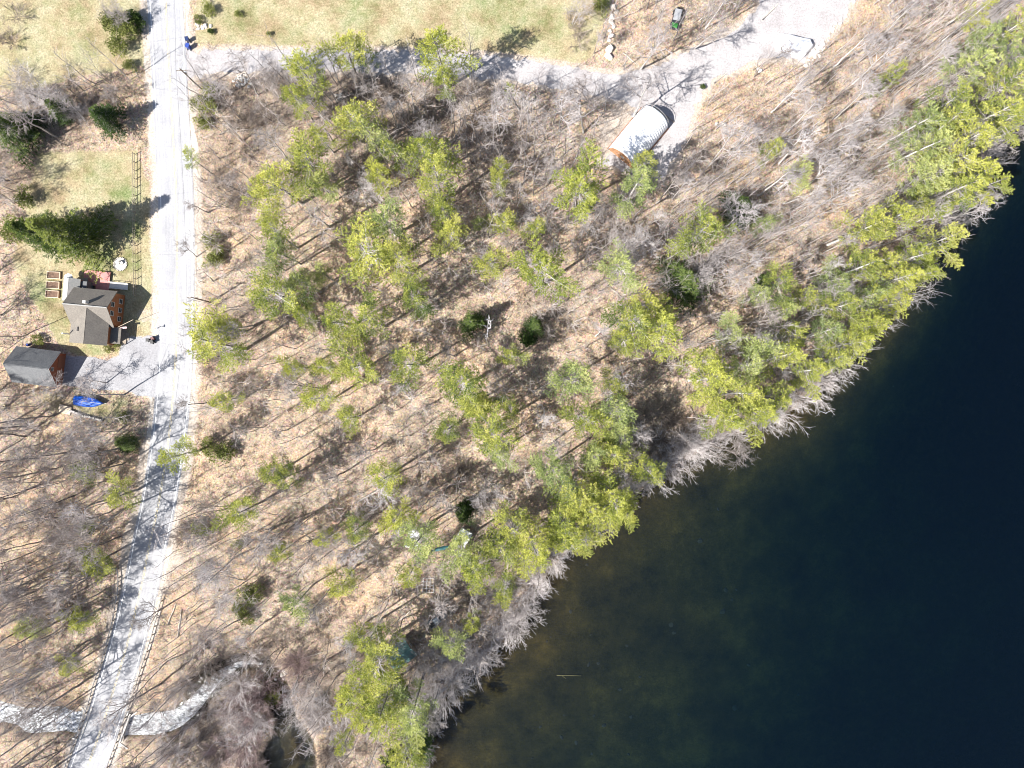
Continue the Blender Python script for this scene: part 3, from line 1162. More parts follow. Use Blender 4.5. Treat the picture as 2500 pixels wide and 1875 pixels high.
# ------------------------------------------------------------------ conifers, one by one (crown centre and radius in 2212-pixel view)
CONIFERS = """745 112 36 g;785 122 22 g;662 165 42 y;640 212 26 y;950 112 46 y;958 178 27 y;775 255 44 g;800 285 34 p;690 290 22 y;
855 330 32 g;925 325 42 y;940 385 50 g;815 372 30 y;598 392 50 g;668 362 44 g;690 395 30 p;1080 362 20 g;1078 398 20 g;1255 400 52 y;
1392 352 26 g;1375 400 42 p;1085 475 28 g;1040 482 15 p;1155 490 24 y;955 452 32 y;825 470 42 p;795 545 58 g;862 560 42 g;595 505 36 g;605 545 32 p;
970 515 32 g;1060 570 32 g;1178 590 50 y;1340 572 38 p;1522 495 54 g;592 635 50 g;655 612 30 p;690 588 22 p;895 648 36 g;
725 690 36 y;655 685 25 y;800 690 42 g;462 745 52 g;480 705 30 g;1018 697 26 d;1155 702 19 d;1482 612 46 d;1600 452 38 d;
1365 690 44 g;1432 722 48 y;1405 668 34 g;1345 735 28 y;1680 618 38 g;1640 640 28 p;1732 640 28 y;1700 672 30 p;1580 722 34 p;
765 785 40 g;700 792 26 y;630 792 22 y;882 785 40 g;1108 770 24 g;995 835 54 g;1025 870 34 g;965 930 28 g;688 860 32 y;748 905 26 y;
480 862 24 g;1238 820 42 p;1322 826 24 g;1262 905 36 y;1330 898 40 p;1062 930 50 g;1078 985 28 p;1102 878 26 g;375 985 30 y;
588 1018 26 g;618 1030 24 g;515 1108 34 g;835 1032 34 y;700 1165 22 y;772 1145 28 g;850 1125 34 y;908 1165 42 p;1000 1112 20 d;735 1262 30 g;885 1242 26 y;
640 1300 28 p;605 1195 20 g;1110 1140 42 g;1152 1198 48 y;1080 1190 40 g;1028 1236 42 y;1090 1268 26 g;990 1198 36 p;
1200 1022 42 p;1240 1062 46 g;1232 1130 48 y;1285 1100 44 g;1325 1078 46 y;1332 985 38 g;1290 985 34 p;1392 1012 34 y;1350 1108 30 y;1342 945 32 p;1262 1168 34 g;1212 1160 30 g;
798 1385 32 g;820 1438 50 g;768 1502 44 y;832 1512 48 g;802 1556 42 y;746 1606 20 y;893 1530 42 p;872 1632 42 g;925 1625 32 d;975 1396 28 p;1020 1346 18 y;
1535 820 58 y;1598 850 54 g;1572 905 48 y;1640 892 46 y;1530 778 36 g;1618 790 42 p;1682 858 38 y;
1655 742 38 p;1702 772 42 y;1752 802 40 y;1802 782 38 g;1845 742 42 y;1884 702 38 y;1785 722 38 p;1722 722 32 g;1822 662 38 g;1932 658 34 y;
1872 640 34 p;1805 612 38 p;1852 582 42 g;1942 602 42 y;1900 556 32 g;1975 552 36 y;2042 518 42 g;1992 592 28 y;
1872 492 42 g;1932 470 46 y;2062 412 60 g;2018 378 46 p;2110 382 42 y;2062 340 50 g;2140 395 30 y;
1998 312 42 p;2052 272 46 g;2100 302 46 y;2150 242 50 g;2092 148 42 p;2182 182 46 g;2184 256 38 y;2052 222 42 g;2122 92 38 p;2182 62 38 g;2194 122 42 p;1992 258 40 p;
2122 20 24 y;1922 165 26 y;1672 325 26 g;1732 370 30 p;1655 482 24 p;1790 665 24 g;
22 280 40 d;60 262 22 d;225 255 30 d;125 240 22 d;
270 955 18 d;255 1070 32 g;182 1022 26 g;205 1212 32 g;168 1342 28 g;62 1362 28 p;148 1442 22 g;415 345 16 p;1100 192 12 p"""
FOREST_CRITTERS = []
desc_of = {'g': ["mid-green", "green"], 'y': ["yellow-green"], 'p': ["pale green"], 'd': ["dark green"]}
pr = random.Random(5)
pine_base = []
for item in CONIFERS.replace("\n", "").split(";"):
    cx, cy, rr, k = item.split()
    u, v, r_px = float(cx) * 1.1302, float(cy) * 1.1302, float(rr) * 1.1302
    r_m = r_px / 11.2 * (1.12 if u < 1700 else .96)
    tall = float(np.clip(8.0 + 2.8 * r_m, 4.0, 22.0)) if k != 'd' else float(np.clip(3 + 2.4 * r_m, 3.5, 14))
    if u > 2050 and k != 'd':
        tall = min(23, tall + 3)
    if 900 < u < 1120 and v > 1600 and k != 'd':
        tall = 22.0
    if u < 420:
        tall = min(tall, 2.5 + 2.2 * r_m)
    x, y = P(u, v, tall * (0.74 if k != 'd' else 0.5))
    if sdist(np.array([x]), np.array([y]), lake_poly)[0] > -0.8:       # roots stay ashore
        for _ in range(60):
            x -= 0.25
            y += 0.18
            if sdist(np.array([x]), np.array([y]), lake_poly)[0] < -0.8:
                break
    pl = PROTO[k]
    if k != 'd' and ((u > 1700 and v < 1080) or pr.random() < .25) and pr.random() < .85:
        pl = PROTO['W' + k]
    p_ = pl[pr.randrange(len(pl))]
    sr = r_m / (p_['R'] * 0.86)
    name = 'hemlock' if k == 'd' else 'pine_tree'
    size = "tall broad" if r_m > 4.3 else ("mid-sized" if r_m > 2.9 else "small")
    col = {'g': "green", 'y': "yellow-green", 'p': "pale green", 'd': "dark green"}[k]
    put(p_, name, x, y, height(x, y), pr.uniform(0, 6.28), sr, tall / p_['h'],
        "%s %s %s" % (size, col, 'hemlock' if k == 'd' else 'pine'), 'hemlock tree' if k == 'd' else 'pine tree',
        'hemlocks in the wood' if k == 'd' else 'pines in the wood and on the shore')
    pine_base.append((x, y))

# the big spruce beside the house, and its smaller neighbour
for i, (bx, by, sr, hh, lab) in enumerate([(228, 592, 1.36, 20.0, "largest spruce, dark green, shading the lawn above the house"),
                                           (150, 588, 1.2, 16.5, "smaller dark spruce pressed against the left of the large spruce")]):
    p_ = PROTO['s'][0]
    x, y = P(bx, by, 0)
    r0 = empty('spruce_tree', (x, y, 0), i * 1.3)
    r0.scale = (sr, sr, hh / p_['h'])
    for nm, me in p_['parts']:
        o = bpy.data.objects.new(nm, me)
        C.objects.link(o)
        o.parent = r0
    tag(r0, lab, 'spruce tree', 'spruces beside the house')
    pine_base.append((x, y))

# ------------------------------------------------------------------ bare trees
BLOCK = [P(u, v) + (r,) for u, v, r in [(250, 770, 8.5), (120, 890, 7), (180, 690, 5), (1562, 345, 8.5), (1650, 46, 2.6), (222, 980, 6.2), (1940, 110, 5), (330, 545, 3), (300, 600, 4),
                                        (1068, 1515, 2.5), (980, 1600, 3.2), (1046, 1428, 2.2), (1487, 130, 1.8), (200, 800, 6), (200, 905, 5)]]


def free_spot(x, y, need=1.0, allow_grass=False):
    for bx, by, br in BLOCK:
        if math.hypot(x - bx, y - by) < br:
            return False
    if field_at(SD, x, y) > -0.8:
        return False
    if field_at(DR, x, y) < 5.8:
        return False
    if field_at(dd, x, y) > -need or field_at(dh, x, y) > -0.6:
        return False
    if not allow_grass and field_at(GR, x, y) > 0.35:
        return False
    if field_at(DS, x, y) < 2.5 or field_at(DP, x, y) > -0.6:
        return False
    return True


HAND_BARE = [  # base u, v, height, radius scale, proto, pale?
    (165, 285, 9, 1.6, 5, 1), (120, 250, 9, 1.5, 3, 1), (215, 300, 8, 1.3, 5, 1), (295, 245, 7, 1.1, 5, 0), (320, 75, 8, 1.1, 5, 0), (300, 60, 7, 1.2, 3, 0),
    (165, 935, 9, 1.3, 3, 1), (260, 935, 9, 1.2, 0, 0), (1695, 118, 13, 1.2, 2, 1), (1565, 168, 15, 1.2, 0, 1), (1545, 285, 17, 1.35, 0, 1), (1425, 325, 14, 1.2, 2, 1),
    (1405, 262, 15, 1.2, 6, 0), (1268, 268, 15, 1.1, 2, 1), (1290, 300, 14, 1.1, 4, 1), (1220, 330, 14, 1.2, 0, 1), (1012, 278, 13, 1.0, 2, 1), (970, 310, 14, 1.0, 4, 1),
    (905, 225, 10, 1.0, 1, 0), (850, 190, 9, 1.0, 4, 0), (690, 190, 9, 1.2, 1, 0), (2035, 165, 16, 1.1, 6, 1), (2080, 205, 17, 1.1, 0, 1), (2280, 110, 9, .5, 6, 1),
    (1880, 145, 9, 1.2, 1, 0), (2040, 290, 17, 1.0, 6, 1), (1900, 400, 17, 1.1, 0, 1), (1960, 390, 18, 1.0, 2, 1), (1950, 470, 18, 1.0, 6, 1),
    (2060, 330, 17, 1.0, 2, 1), (1780, 380, 18, 1.0, 0, 1), (1850, 480, 18, 1.0, 6, 1), (1760, 560, 16, 1.2, 0, 1), (1700, 660, 13, 1.5, 5, 1), (1760, 640, 13, 1.4, 3, 1),
    (1530, 600, 14, 1.3, 5, 1), (1430, 580, 13, 1.2, 3, 1), (1075, 545, 13, 1.2, 3, 0), (930, 490, 12, 1.2, 5, 1), (1085, 1360, 12, 1.1, 3, 0), (540, 240, 12, 1.2, 5, 1),
    (780, 1310, 14, 1.3, 0, 0), (600, 1420, 14, 1.3, 3, 1), (240, 1040, 10, 1.2, 5, 1), (480, 630, 9, 1.2, 1, 0), (510, 520, 9, 1.3, 4, 0), (520, 690, 9, 1.4, 1, 0),
    (1400, 60, 10, 1.2, 5, 1), (1620, 0, 12, 1.0, 2, 1), (1450, 130, 10, .9, 4, 0), (1470, 115, 8, .7, 4, 0), (820, 1290, 12, 1.4, 5, 0),
    (20, 440, 11, 1.3, 3, 0), (40, 500, 11, 1.2, 5, 0), (2200, 210, 18, .9, 6, 1), (2230, 260, 18, .8, 2, 1), (2130, 110, 18, 1.0, 0, 1), (2180, 40, 18, 1.0, 2, 1)]
bare_xy = []
nb = 0
for u, v, hh, rs, k, pale in HAND_BARE:
    x, y = P(u, v)
    src = (bare_pale if pale else bare_grey)[k]
    put(src, 'bare_tree', x, y, height(x, y), pr.uniform(0, 6.28), rs * hh / 15.0 * 1.0, hh / src['h'],
        ("%s %s leafless tree" % ("tall" if hh > 13 else "low", "pale" if pale else "grey-brown")), 'bare tree', 'leafless trees')
    bare_xy.append((x, y))
    nb += 1
tries = 0
while nb < 296 and tries < 90000:
    tries += 1
    u, v = (pr.uniform(-60, 2480), pr.uniform(-60, 1960)) if pr.random() < .8 else (pr.uniform(-60, 420), pr.uniform(960, 1900))
    x, y = P(u, v)
    if not free_spot(x, y):
        continue
    left = u < 400
    right = (u - 1250) * 0.62 + (937 - v) > 620
    low_left = u < 420 and v > 1000
    if u < 365 and v < 940 and not (v > 190 and v < 350):
        if u > 60:
            continue
    dens = 0.55
    if low_left:
        dens = 1.0
    elif right:
        dens = 0.75
    elif u > 1300 and v < 500:
        dens = 0.7
    elif v > 1200 and u < 1100:
        dens = 0.8
    if pr.random() > dens:
        continue
    dmin = 2.3 if (low_left or right) else 3.6
    if any((x - a) ** 2 + (y - b) ** 2 < dmin ** 2 for a, b in bare_xy):
        continue
    if any((x - a) ** 2 + (y - b) ** 2 < 1.2 for a, b in pine_base):
        continue
    k = pr.choice([0, 1, 2, 4, 6, 0, 2, 4, 3, 5] if not right else [0, 2, 6, 6, 2, 4, 1])
    hh = pr.uniform(10, 18) if not right else pr.uniform(14, 20)
    if low_left:
        hh = pr.uniform(13, 20)
    pale = pr.random() < (0.85 if right else (0.45 if not low_left else 0.25))
    src = (bare_pale if pale else bare_grey)[k]
    rs = pr.uniform(.75, 1.1) * (0.72 if right else .9) * hh / 14
    put(src, 'bare_tree', x, y, height(x, y), pr.uniform(0, 6.28), rs, hh / src['h'],
        ("%s %s leafless tree" % ("tall" if hh > 13 else "low", "pale" if pale else "grey-brown")), 'bare tree', 'leafless trees')
    bare_xy.append((x, y))
    nb += 1

# the dead snag: a bleached trunk with a few crooked arms
sn = MB()
rs_ = np.random.default_rng(77)
root = empty('dead_snag', P(1190, 808) + (0,), 0)
sn.tube([(0, 0, -.2), (.1, .1, 1.9), (.2, .25, 3.6)], [.16, .13, .10], 7)
arms = MB()
for a, l in ((15, 4.6), (40, 3.2), (95, 3.4), (150, 4.6), (255, 3.4), (290, 2.4)):
    a = math.radians(a)
    dv = np.array([math.cos(a), math.sin(a), .35])
    pts = [np.array([.2, .25, 3.6])]
    for _ in range(5):
        dv = unit(dv + rs_.normal(0, .35, 3))
        pts.append(pts[-1] + dv * l / 5)
    arms.tube(pts, np.linspace(.085, .03, 6), 5)
    for q in (2, 3, 4):
        dv2 = unit(dv + rs_.normal(0, .8, 3))
        arms.tube([pts[q], pts[q] + dv2 * .7, pts[q] + dv2 * 1.0 + rs_.normal(0, .2, 3)], [.05, .035, .015], 4)
M_snag = simple("bleached_wood", (.58, .56, .58), .8, .15)
sn.build('trunk', M_snag, root)
arms.build('branches', M_snag, root)
tag(root, "bleached white dead snag with crooked arms beside the dark hemlock in mid-wood", "dead tree")

# slim saplings and poles past the three hundred individual trees
def spindly(r, n, m, name, label, zone, h0=6, h1=16):
    V3, n_done = [], 0
    while n_done < n:
        u, v = r.uniform(-60, 2480), r.uniform(-60, 1950)
        x, y = P(u, v)
        if not free_spot(x, y, 0.6) or not zone(u, v):
            continue
        if u < 365 and v < 940 and field_at(GR, x, y) > .2:
            continue
        n_done += 1
        h = r.uniform(h0, h1)
        k = 6
        zz = np.linspace(0, 1, k)
        wob = np.cumsum(r.normal(0, .16, (k, 2)), 0) + r.normal(0, .7, 2) * zz[:, None]
        tr = np.column_stack([x + wob[:, 0], y + wob[:, 1], height(x, y) + zz * h])
        r0 = .0068 * h + .025

        def prism(p, q, ra, rb):
            d0 = unit(q - p)
            a = unit(np.cross(d0, [.3, .2, .9]))
            b_ = np.cross(d0, a)
            ring = [a, -.5 * a + .87 * b_, -.5 * a - .87 * b_]
            V3.append([p + c * ra for c in ring] + [q + c * rb for c in ring])
        for i in range(k - 1):
            prism(tr[i], tr[i + 1], r0 * (1 - .8 * zz[i]), r0 * (1 - .8 * zz[i + 1]))
        for j in range(15):
            fi = r.uniform(.3, .99) * (k - 1)
            i0 = min(int(fi), k - 2)
            p = tr[i0] + (tr[i0 + 1] - tr[i0]) * (fi - i0)
            dv = unit([r.normal(), r.normal(), r.uniform(.4, 1.6)])
            ln = min(h, 11) * r.uniform(.10, .25)
            q = p + dv * ln
            dv2 = unit(dv + r.normal(0, .35, 3))
            q2 = q + dv2 * ln * .7
            prism(p, q, .024, .017)
            prism(q, q2, .017, .010)
            for t in range(4):
                s0 = p + (q - p) * r.uniform(.4, 1)
                prism(s0, s0 + unit(dv + r.normal(0, .6, 3)) * ln * r.uniform(.35, .7), .014, .009)
    A = np.array(V3).reshape(-1, 3)
    nb_ = len(A) // 6
    b0 = (np.arange(nb_) * 6)[:, None]
    F4 = np.concatenate([b0 + np.array([[0, 1, 4, 3]]), b0 + np.array([[1, 2, 5, 4]]), b0 + np.array([[2, 0, 3, 5]])])
    s = MB()
    s.v.append(A)
    s.t.append(np.full(len(A), .5))
    s.n = len(A)
    s.f = F4.tolist()
    o = s.build(name, m)
    tag(o, label, "saplings", kind="stuff")


spindly(np.random.default_rng(501), 950, M_twig, "thin_saplings", "countless thin leafless saplings between the bigger trees", lambda u, v: True)
spindly(np.random.default_rng(502), 430, M_palet, "pale_saplings", "countless pale leafless poles on the slope behind the lake pines", lambda u, v: (u - 1250) * 0.62 + (937 - v) > 350, 9, 19)

# ------------------------------------------------------------------ bushes
# pale bushes leaning over the water
nrm = side_of(shore)
acc = 0.0
count = 0
for i in range(1, len(shore)):
    p0 = shore[i]
    u, v = img(p0[0], p0[1], 0)
    if not (-100 < u < 2560 and 150 < v < 1980):
        continue
    acc += float(np.linalg.norm(shore[i] - shore[i - 1]))
    while acc > 1.55 and count < 150:
        acc -= 1.55
        if pr.random() < (.35 if u > 2100 else .0):
            continue
        t = pr.random()
        q = shore[i - 1] * (1 - t) + shore[i] * t
        inn = pr.uniform(0.2, 2.6)
        # inland is away from the lake polygon
        cand = q + nrm[i] * inn
        if sdist(np.array([cand[0]]), np.array([cand[1]]), lake_poly)[0] > 0:
            cand = q - nrm[i] * inn
        x, y = cand
        s = pr.uniform(.75, 1.25) * (1.15 if 1050 < u < 1350 or 1550 < u < 2050 else .9)
        put_mesh(bush_pale[pr.randrange(3)], 'shore_bush', x, y, max(height(x, y), WATER - .1), pr.uniform(0, 6.28), s,
                 "%s silvery shoreline bush" % ("large" if s > 1.05 else "small"), 'bush', 'leafless bushes along the lake shore')
        count += 1

# thickets of pale bushes beside pond, cove and shore
zones = [(782, 1765, 34, 5, 'p'), (796, 1840, 28, 6, 'b'), (622, 1870, 34, 5, 'r'), (500, 1690, 40, 3, 'b'), (640, 1600, 40, 4, 'b'), (400, 1790, 50, 4, 'p'), (480, 1700, 50, 4, 'p'), (540, 1650, 50, 6, 'b'), (610, 1640, 60, 8, 'p'), (650, 1690, 50, 4, 'r'), (700, 1900, 60, 3, 'b'), (640, 1750, 30, 3, 'p'), (760, 1720, 40, 5, 'p'), (110, 1700, 60, 4, 'b'), (1640, 1130, 70, 10, 'p'), (1700, 1090, 50, 6, 'p'), (1230, 1470, 70, 12, 'p'), (1150, 1560, 90, 14, 'p'), (1080, 1640, 80, 12, 'p'), (1000, 1730, 90, 10, 'p'),
         (620, 1780, 60, 8, 'p'), (560, 1800, 80, 5, 'r'), (520, 1720, 70, 4, 'p'), (540, 1830, 80, 5, 'b'), (740, 1650, 60, 6, 'r'), (800, 1760, 50, 7, 'p'), (850, 1840, 60, 6, 'b'), (640, 1700, 40, 4, 'r'),
         (1580, 1060, 70, 8, 'b'), (1290, 640, 80, 4, 'b'), (640, 230, 90, 9, 'b'), (820, 240, 80, 7, 'b'), (1010, 260, 90, 9, 'b'), (1200, 270, 80, 7, 'b'), (600, 330, 80, 6, 'b'),
         (1180, 400, 60, 5, 'b'), (1700, 400, 60, 6, 'b'), (560, 470, 60, 5, 'b'), (540, 880, 60, 5, 'b'), (600, 960, 60, 4, 'b'), (900, 1060, 60, 4, 'b'), (1100, 1150, 60, 6, 'b'),
         (100, 240, 70, 7, 'p'), (200, 250, 50, 4, 'b'), (290, 210, 40, 4, 'b'), (230, 1130, 50, 5, 'b'), (210, 1060, 50, 4, 'p'), (130, 1500, 60, 5, 'b'), (190, 1300, 60, 4, 'b'), (520, 1290, 50, 5, 'b'),
         (440, 1300, 40, 3, 'b'), (1330, 750, 70, 5, 'b'), (1500, 540, 80, 6, 'p'), (1440, 60, 60, 5, 'b'), (30, 60, 60, 3, 'b'), (40, 420, 60, 5, 'b'), (100, 1290, 60, 3, 'p'), (360, 1620, 1, 0, 'b'),
         (800, 1500, 70, 7, 'b'), (690, 1560, 60, 5, 'b'), (480, 1850, 80, 7, 'b'), (400, 1830, 40, 3, 'p'), (950, 900, 60, 3, 'b'), (1050, 690, 60, 4, 'b'), (920, 1560, 60, 4, 'b')]
for zu, zv, zr, zn, zk in zones:
    for _ in range(zn):
        for _t in range(20):
            a, q = pr.uniform(0, 6.28), zr * math.sqrt(pr.random())
            x, y = P(zu + math.cos(a) * q, zv + math.sin(a) * q)
            if field_at(SD, x, y) < -0.3 and field_at(DR, x, y) > 6 and field_at(DP, x, y) < -1.6 and field_at(dd, x, y) < -1 and field_at(DS, x, y) > 1.3:
                break
        else:
            continue
        if zk == 'p':
            me, nm, ds = bush_pale[pr.randrange(3)], 'thicket_bush', "silvery leafless bush"
        elif zk == 'r':
            me, nm, ds = bush_red[0], 'thicket_bush', "reddish leafless bush"
        else:
            me, nm, ds = bush_brown[pr.randrange(2)], 'thicket_bush', "brown leafless bush"
        s = pr.uniform(.8, 1.4)
        put_mesh(me, nm, x, y, height(x, y), pr.uniform(0, 6.28), s, ds, 'bush', ds + "es in the wood")

# leafy evergreen shrubs
for u, v, rr, k in [(300, 70, 42, 'o'), (290, 105, 34, 'o'), (325, 55, 28, 'd'), (262, 50, 24, 'o'), (318, 160, 20, 'o'), (500, 260, 34, 'o'), (492, 300, 24, 'o'), (510, 225, 24, 'o'),
                    (515, 582, 26, 'y'), (520, 640, 28, 'y'), (530, 615, 22, 'o'), (282, 845, 13, 'o'), (258, 852, 12, 'o'), (90, 830, 18, 'o'), (512, 74, 8, 'd'), (1718, 208, 7, 'd'),
                    (482, 45, 14, 'o'), (545, 1110, 34, 'o'), (510, 1090, 26, 'o'), (490, 1290, 26, 'o'), (580, 1330, 18, 'o'), (610, 1450, 36, 'o'), (590, 1480, 26, 'o'), (600, 1510, 22, 'o'),
                    (200, 1155, 16, 'd'), (305, 1090, 18, 'd'), (215, 1290, 26, 'o'), (75, 1530, 30, 'o'), (190, 1510, 26, 'o'), (160, 1630, 22, 'o'), (1470, 20, 26, 'o'), (660, 1710, 24, 'o'),
                    (60, 480, 30, 'o'), (30, 560, 36, 'o'), (675, 1340, 14, 'd'), (690, 1150, 18, 'o'), (1290, 820, 26, 'd'), (1135, 1240, 22, 'd'), (1830, 530, 24, 'd'), (1655, 700, 26, 'd'),
                    (580, 30, 12, 'o'), (655, 80, 8, 'o'), (1040, 1750, 30, 'o'), (300, 1020, 16, 'o'), (960, 1850, 34, 'd'), (1860, 700, 28, 'd'), (505, 20, 22, 'o')]:
    x, y = P(u, v, 1.2)
    src = (leafy_dark if k == 'd' else leafy_olive)[pr.randrange(2)]
    r0 = empty('evergreen_shrub', (x, y, height(x, y)), pr.uniform(0, 6.28))
    s = rr / 11.2 / 1.95
    r0.scale = (s, s, max(.5, s * .9))
    for nm, me in zip(('foliage', 'stems'), src):
        o = bpy.data.objects.new(nm, me)
        C.objects.link(o)
        o.parent = r0
    later(r0, "%s leafy shrub" % ("dark green" if k == 'd' else "olive green"), 'shrub', 'leafy shrubs', u, v)

# ------------------------------------------------------------------ undergrowth and fallen sticks: beyond counting
ug = MB()
r = np.random.default_rng(99)
V, T = [], []
n_cl = 0
while n_cl < 8500:
    u, v = r.uniform(-60, 2450), r.uniform(-40, 1950)
    x, y = P(u, v)
    if not free_spot(x, y, 0.4):
        continue
    if u < 365 and v < 940 and field_at(GR, x, y) > .2:
        continue
    bd = field_at(BR, x, y)
    if r.random() > 0.42 + bd:
        continue
    n_cl += 1
    k = int(r.integers(9, 22))
    hh = r.uniform(.5, 2.3)
    a = r.uniform(0, 6.28, k)
    base = np.column_stack([x + r.normal(0, .25, k), y + r.normal(0, .25, k), np.full(k, height(x, y))])
    dv = np.column_stack([np.cos(a) * r.uniform(.2, 1, k), np.sin(a) * r.uniform(.2, 1, k), r.uniform(.25, 1, k)])
    dv /= np.linalg.norm(dv, axis=1)[:, None]
    ln = hh * r.uniform(.5, 1.2, k)[:, None]
    sd_ = np.cross(dv, r.normal(0, 1, (k, 3)))
    sd_ /= np.linalg.norm(sd_, axis=1)[:, None]
    w = .022
    midp = base + dv * ln * .5 + r.normal(0, .07, (k, 3))
    tip = base + dv * ln + r.normal(0, .14, (k, 3))
    V.append(np.stack([base - sd_ * w, base + sd_ * w, midp + sd_ * w * .7, tip, midp - sd_ * w * .7], 1).reshape(-1, 3))
V = np.concatenate(V)
idx = np.arange(len(V)).reshape(-1, 5)
ug.v.append(V)
ug.t.append(np.full(len(V), .5))
ug.n = len(V)
ug.f = idx.tolist()
uo = ug.build("undergrowth", M_brush)
tag(uo, "tangled brown brush and briars over the leaf litter", "undergrowth", kind="stuff")

sk = MB()
for _ in range(900):
    for _t in range(30):
        u, v = r.uniform(0, 2400), r.uniform(0, 1900)
        x, y = P(u, v)
        if free_spot(x, y, 0.4):
            break
    a = r.normal(0.5, .9)
    ln = r.uniform(.8, 3.4)
    z0 = height(x, y)
    pts = [(x, y, z0 + .05), (x + math.cos(a) * ln * .5 + r.normal(0, .12), y + math.sin(a) * ln * .5 + r.normal(0, .12), z0 + .14), (x + math.cos(a) * ln, y + math.sin(a) * ln, z0 + .06)]
    sk.tube(pts, [.045, .035, .015], 4)
so = sk.build("fallen_sticks", M_palet)
tag(so, "grey fallen sticks littering the forest floor", "fallen sticks", kind="stuff")

# fallen logs
log_src = [(1530, 148, 1, 3.2), (1255 + 930 / 3.53 + 20, 510 / 3.53, -.7, 4.2), (2345, 135, .6, 9), (1510, 720, -.7, 4.5), (560, 320, .35, 4.5), (1400, 1660, -.05, 0), (690, 1340, .5, 6), (1880, 30, .8, 5), (900, 1210, .5, 7),
           (760, 1600, .3, 5), (330, 170, -1.2, 3.5), (1760, 190, .7, 4), (1330, 940, .6, 6), (980, 1510, .7, 5), (420, 1500, 1.2, 5), (440, 1520, 1.45, 6)]
M_log = simple("weathered_log", (.42, .38, .33), .9, .3, 2.0, bumpd=.02)
for u, v, a, ln in log_src:
    if ln == 0:
        continue
    x, y = P(u, v)
    b = MB()
    rr = .09 + .012 * ln
    z0 = 0
    b.tube([(-ln / 2, 0, rr), (-ln / 6, .06, rr + .02), (ln / 5, -.05, rr), (ln / 2, .04, rr * .7)], [rr, rr * .9, rr * .75, rr * .5], 8)
    b.tube([(ln / 5, 0, rr), (ln / 5 + .5, .5, rr + .25)], [rr * .4, .02], 5)
    o = b.build('fallen_log', M_log, None, True, (x, y, height(x, y)), a)
    later(o, "%s weathered fallen log" % ("long" if ln > 4.6 else "short"), 'log', 'fallen logs', u, v)

# ------------------------------------------------------------------ stones
M_rock = simple("granite", (.46, .43, .40), .9, .35, 1.6, bumpd=.06)
M_rockp = simple("pale_granite", (.62, .57, .52), .9, .25, 1.6, bumpd=.05)
M_rockw = simple("drowned_stone", (.030, .022, .009), .9, .3, 1.6, bumpd=.05)


def rock_mesh(seed, m, flat=.7):
    import bmesh
    r = np.random.default_rng(seed)
    bm = bmesh.new()
    bmesh.ops.create_icosphere(bm, subdivisions=3, radius=1)
    k = [unit(r.normal(0, 1, 3)) for _ in range(11)]
    for v in bm.verts:
        d0 = np.array(v.co)
        s = 1.0
        for n_ in k:
            t = float(d0 @ n_)
            if t > .72:
                s *= 1 - (t - .72) * .9
        s *= 1 + .05 * math.sin(7 * d0[0] + seed) * math.cos(6 * d0[1])
        v.co = Vector((d0[0] * s, d0[1] * s * .85, d0[2] * s * flat))
    me = bpy.data.meshes.new('boulder')
    bm.to_mesh(me)
    bm.free()
    me.materials.append(m)
    return me


rocks = [rock_mesh(i, M_rock) for i in range(3)]
rocksp = [rock_mesh(10 + i, M_rockp) for i in range(3)]
rocksw = [rock_mesh(20 + i, M_rockw, .6) for i in range(3)]


def rock(me, u, v, rad, desc, group, z=None, sz=None):
    x, y = P(u, v)
    o = bpy.data.objects.new('boulder' if rad > .7 else 'rock', me)
    C.objects.link(o)
    o.location = (x, y, (height(x, y) if z is None else z) + rad * .22)
    s = rad
    o.scale = (s, s, s if sz is None else sz)
    o.rotation_euler = (0, 0, pr.uniform(0, 6.28))
    return o


for u, v, rad, lab in [(1489, 121, 1.15, "upper of the two round boulders beside the gravel drive"), (1486, 140, 1.05, "lower of the two round boulders beside the gravel drive")]:
    tag(rock(rocksp[0], u, v, rad, None, None), lab, 'boulder', 'boulders at the drive')
for i, (u, v) in enumerate([(1497, 18), (1503, 30), (1494, 42), (1492, 55), (1498, 66), (1489, 76), (1493, 88), (1487, 97)]):
    later(rock(rocksp[i % 3], u, v, pr.uniform(.5, .85), None, None), "pale row boulder", 'boulder', 'row of stones beside the field', u, v)
# kerb of rubble round the gravel clearing
edge = smooth_line(PP([(2096, -30), (2082, 0), (2072, 22), (2055, 48), (2035, 70), (2018, 92), (2005, 112), (1988, 132), (1972, 150), (1958, 168)]), 1)
for i in range(0, 62):
    t = pr.random() * (len(edge) - 2)
    q = edge[int(t)] + np.array([pr.gauss(0, .5), pr.gauss(0, .5)])
    u, v = img(q[0], q[1], 0)
    if v < -10:
        continue
    later(rock(rocksp[i % 3], u, v, pr.uniform(.25, .6), None, None), "pale rubble stone", 'rock', 'rubble edging the gravel clearing', u, v)
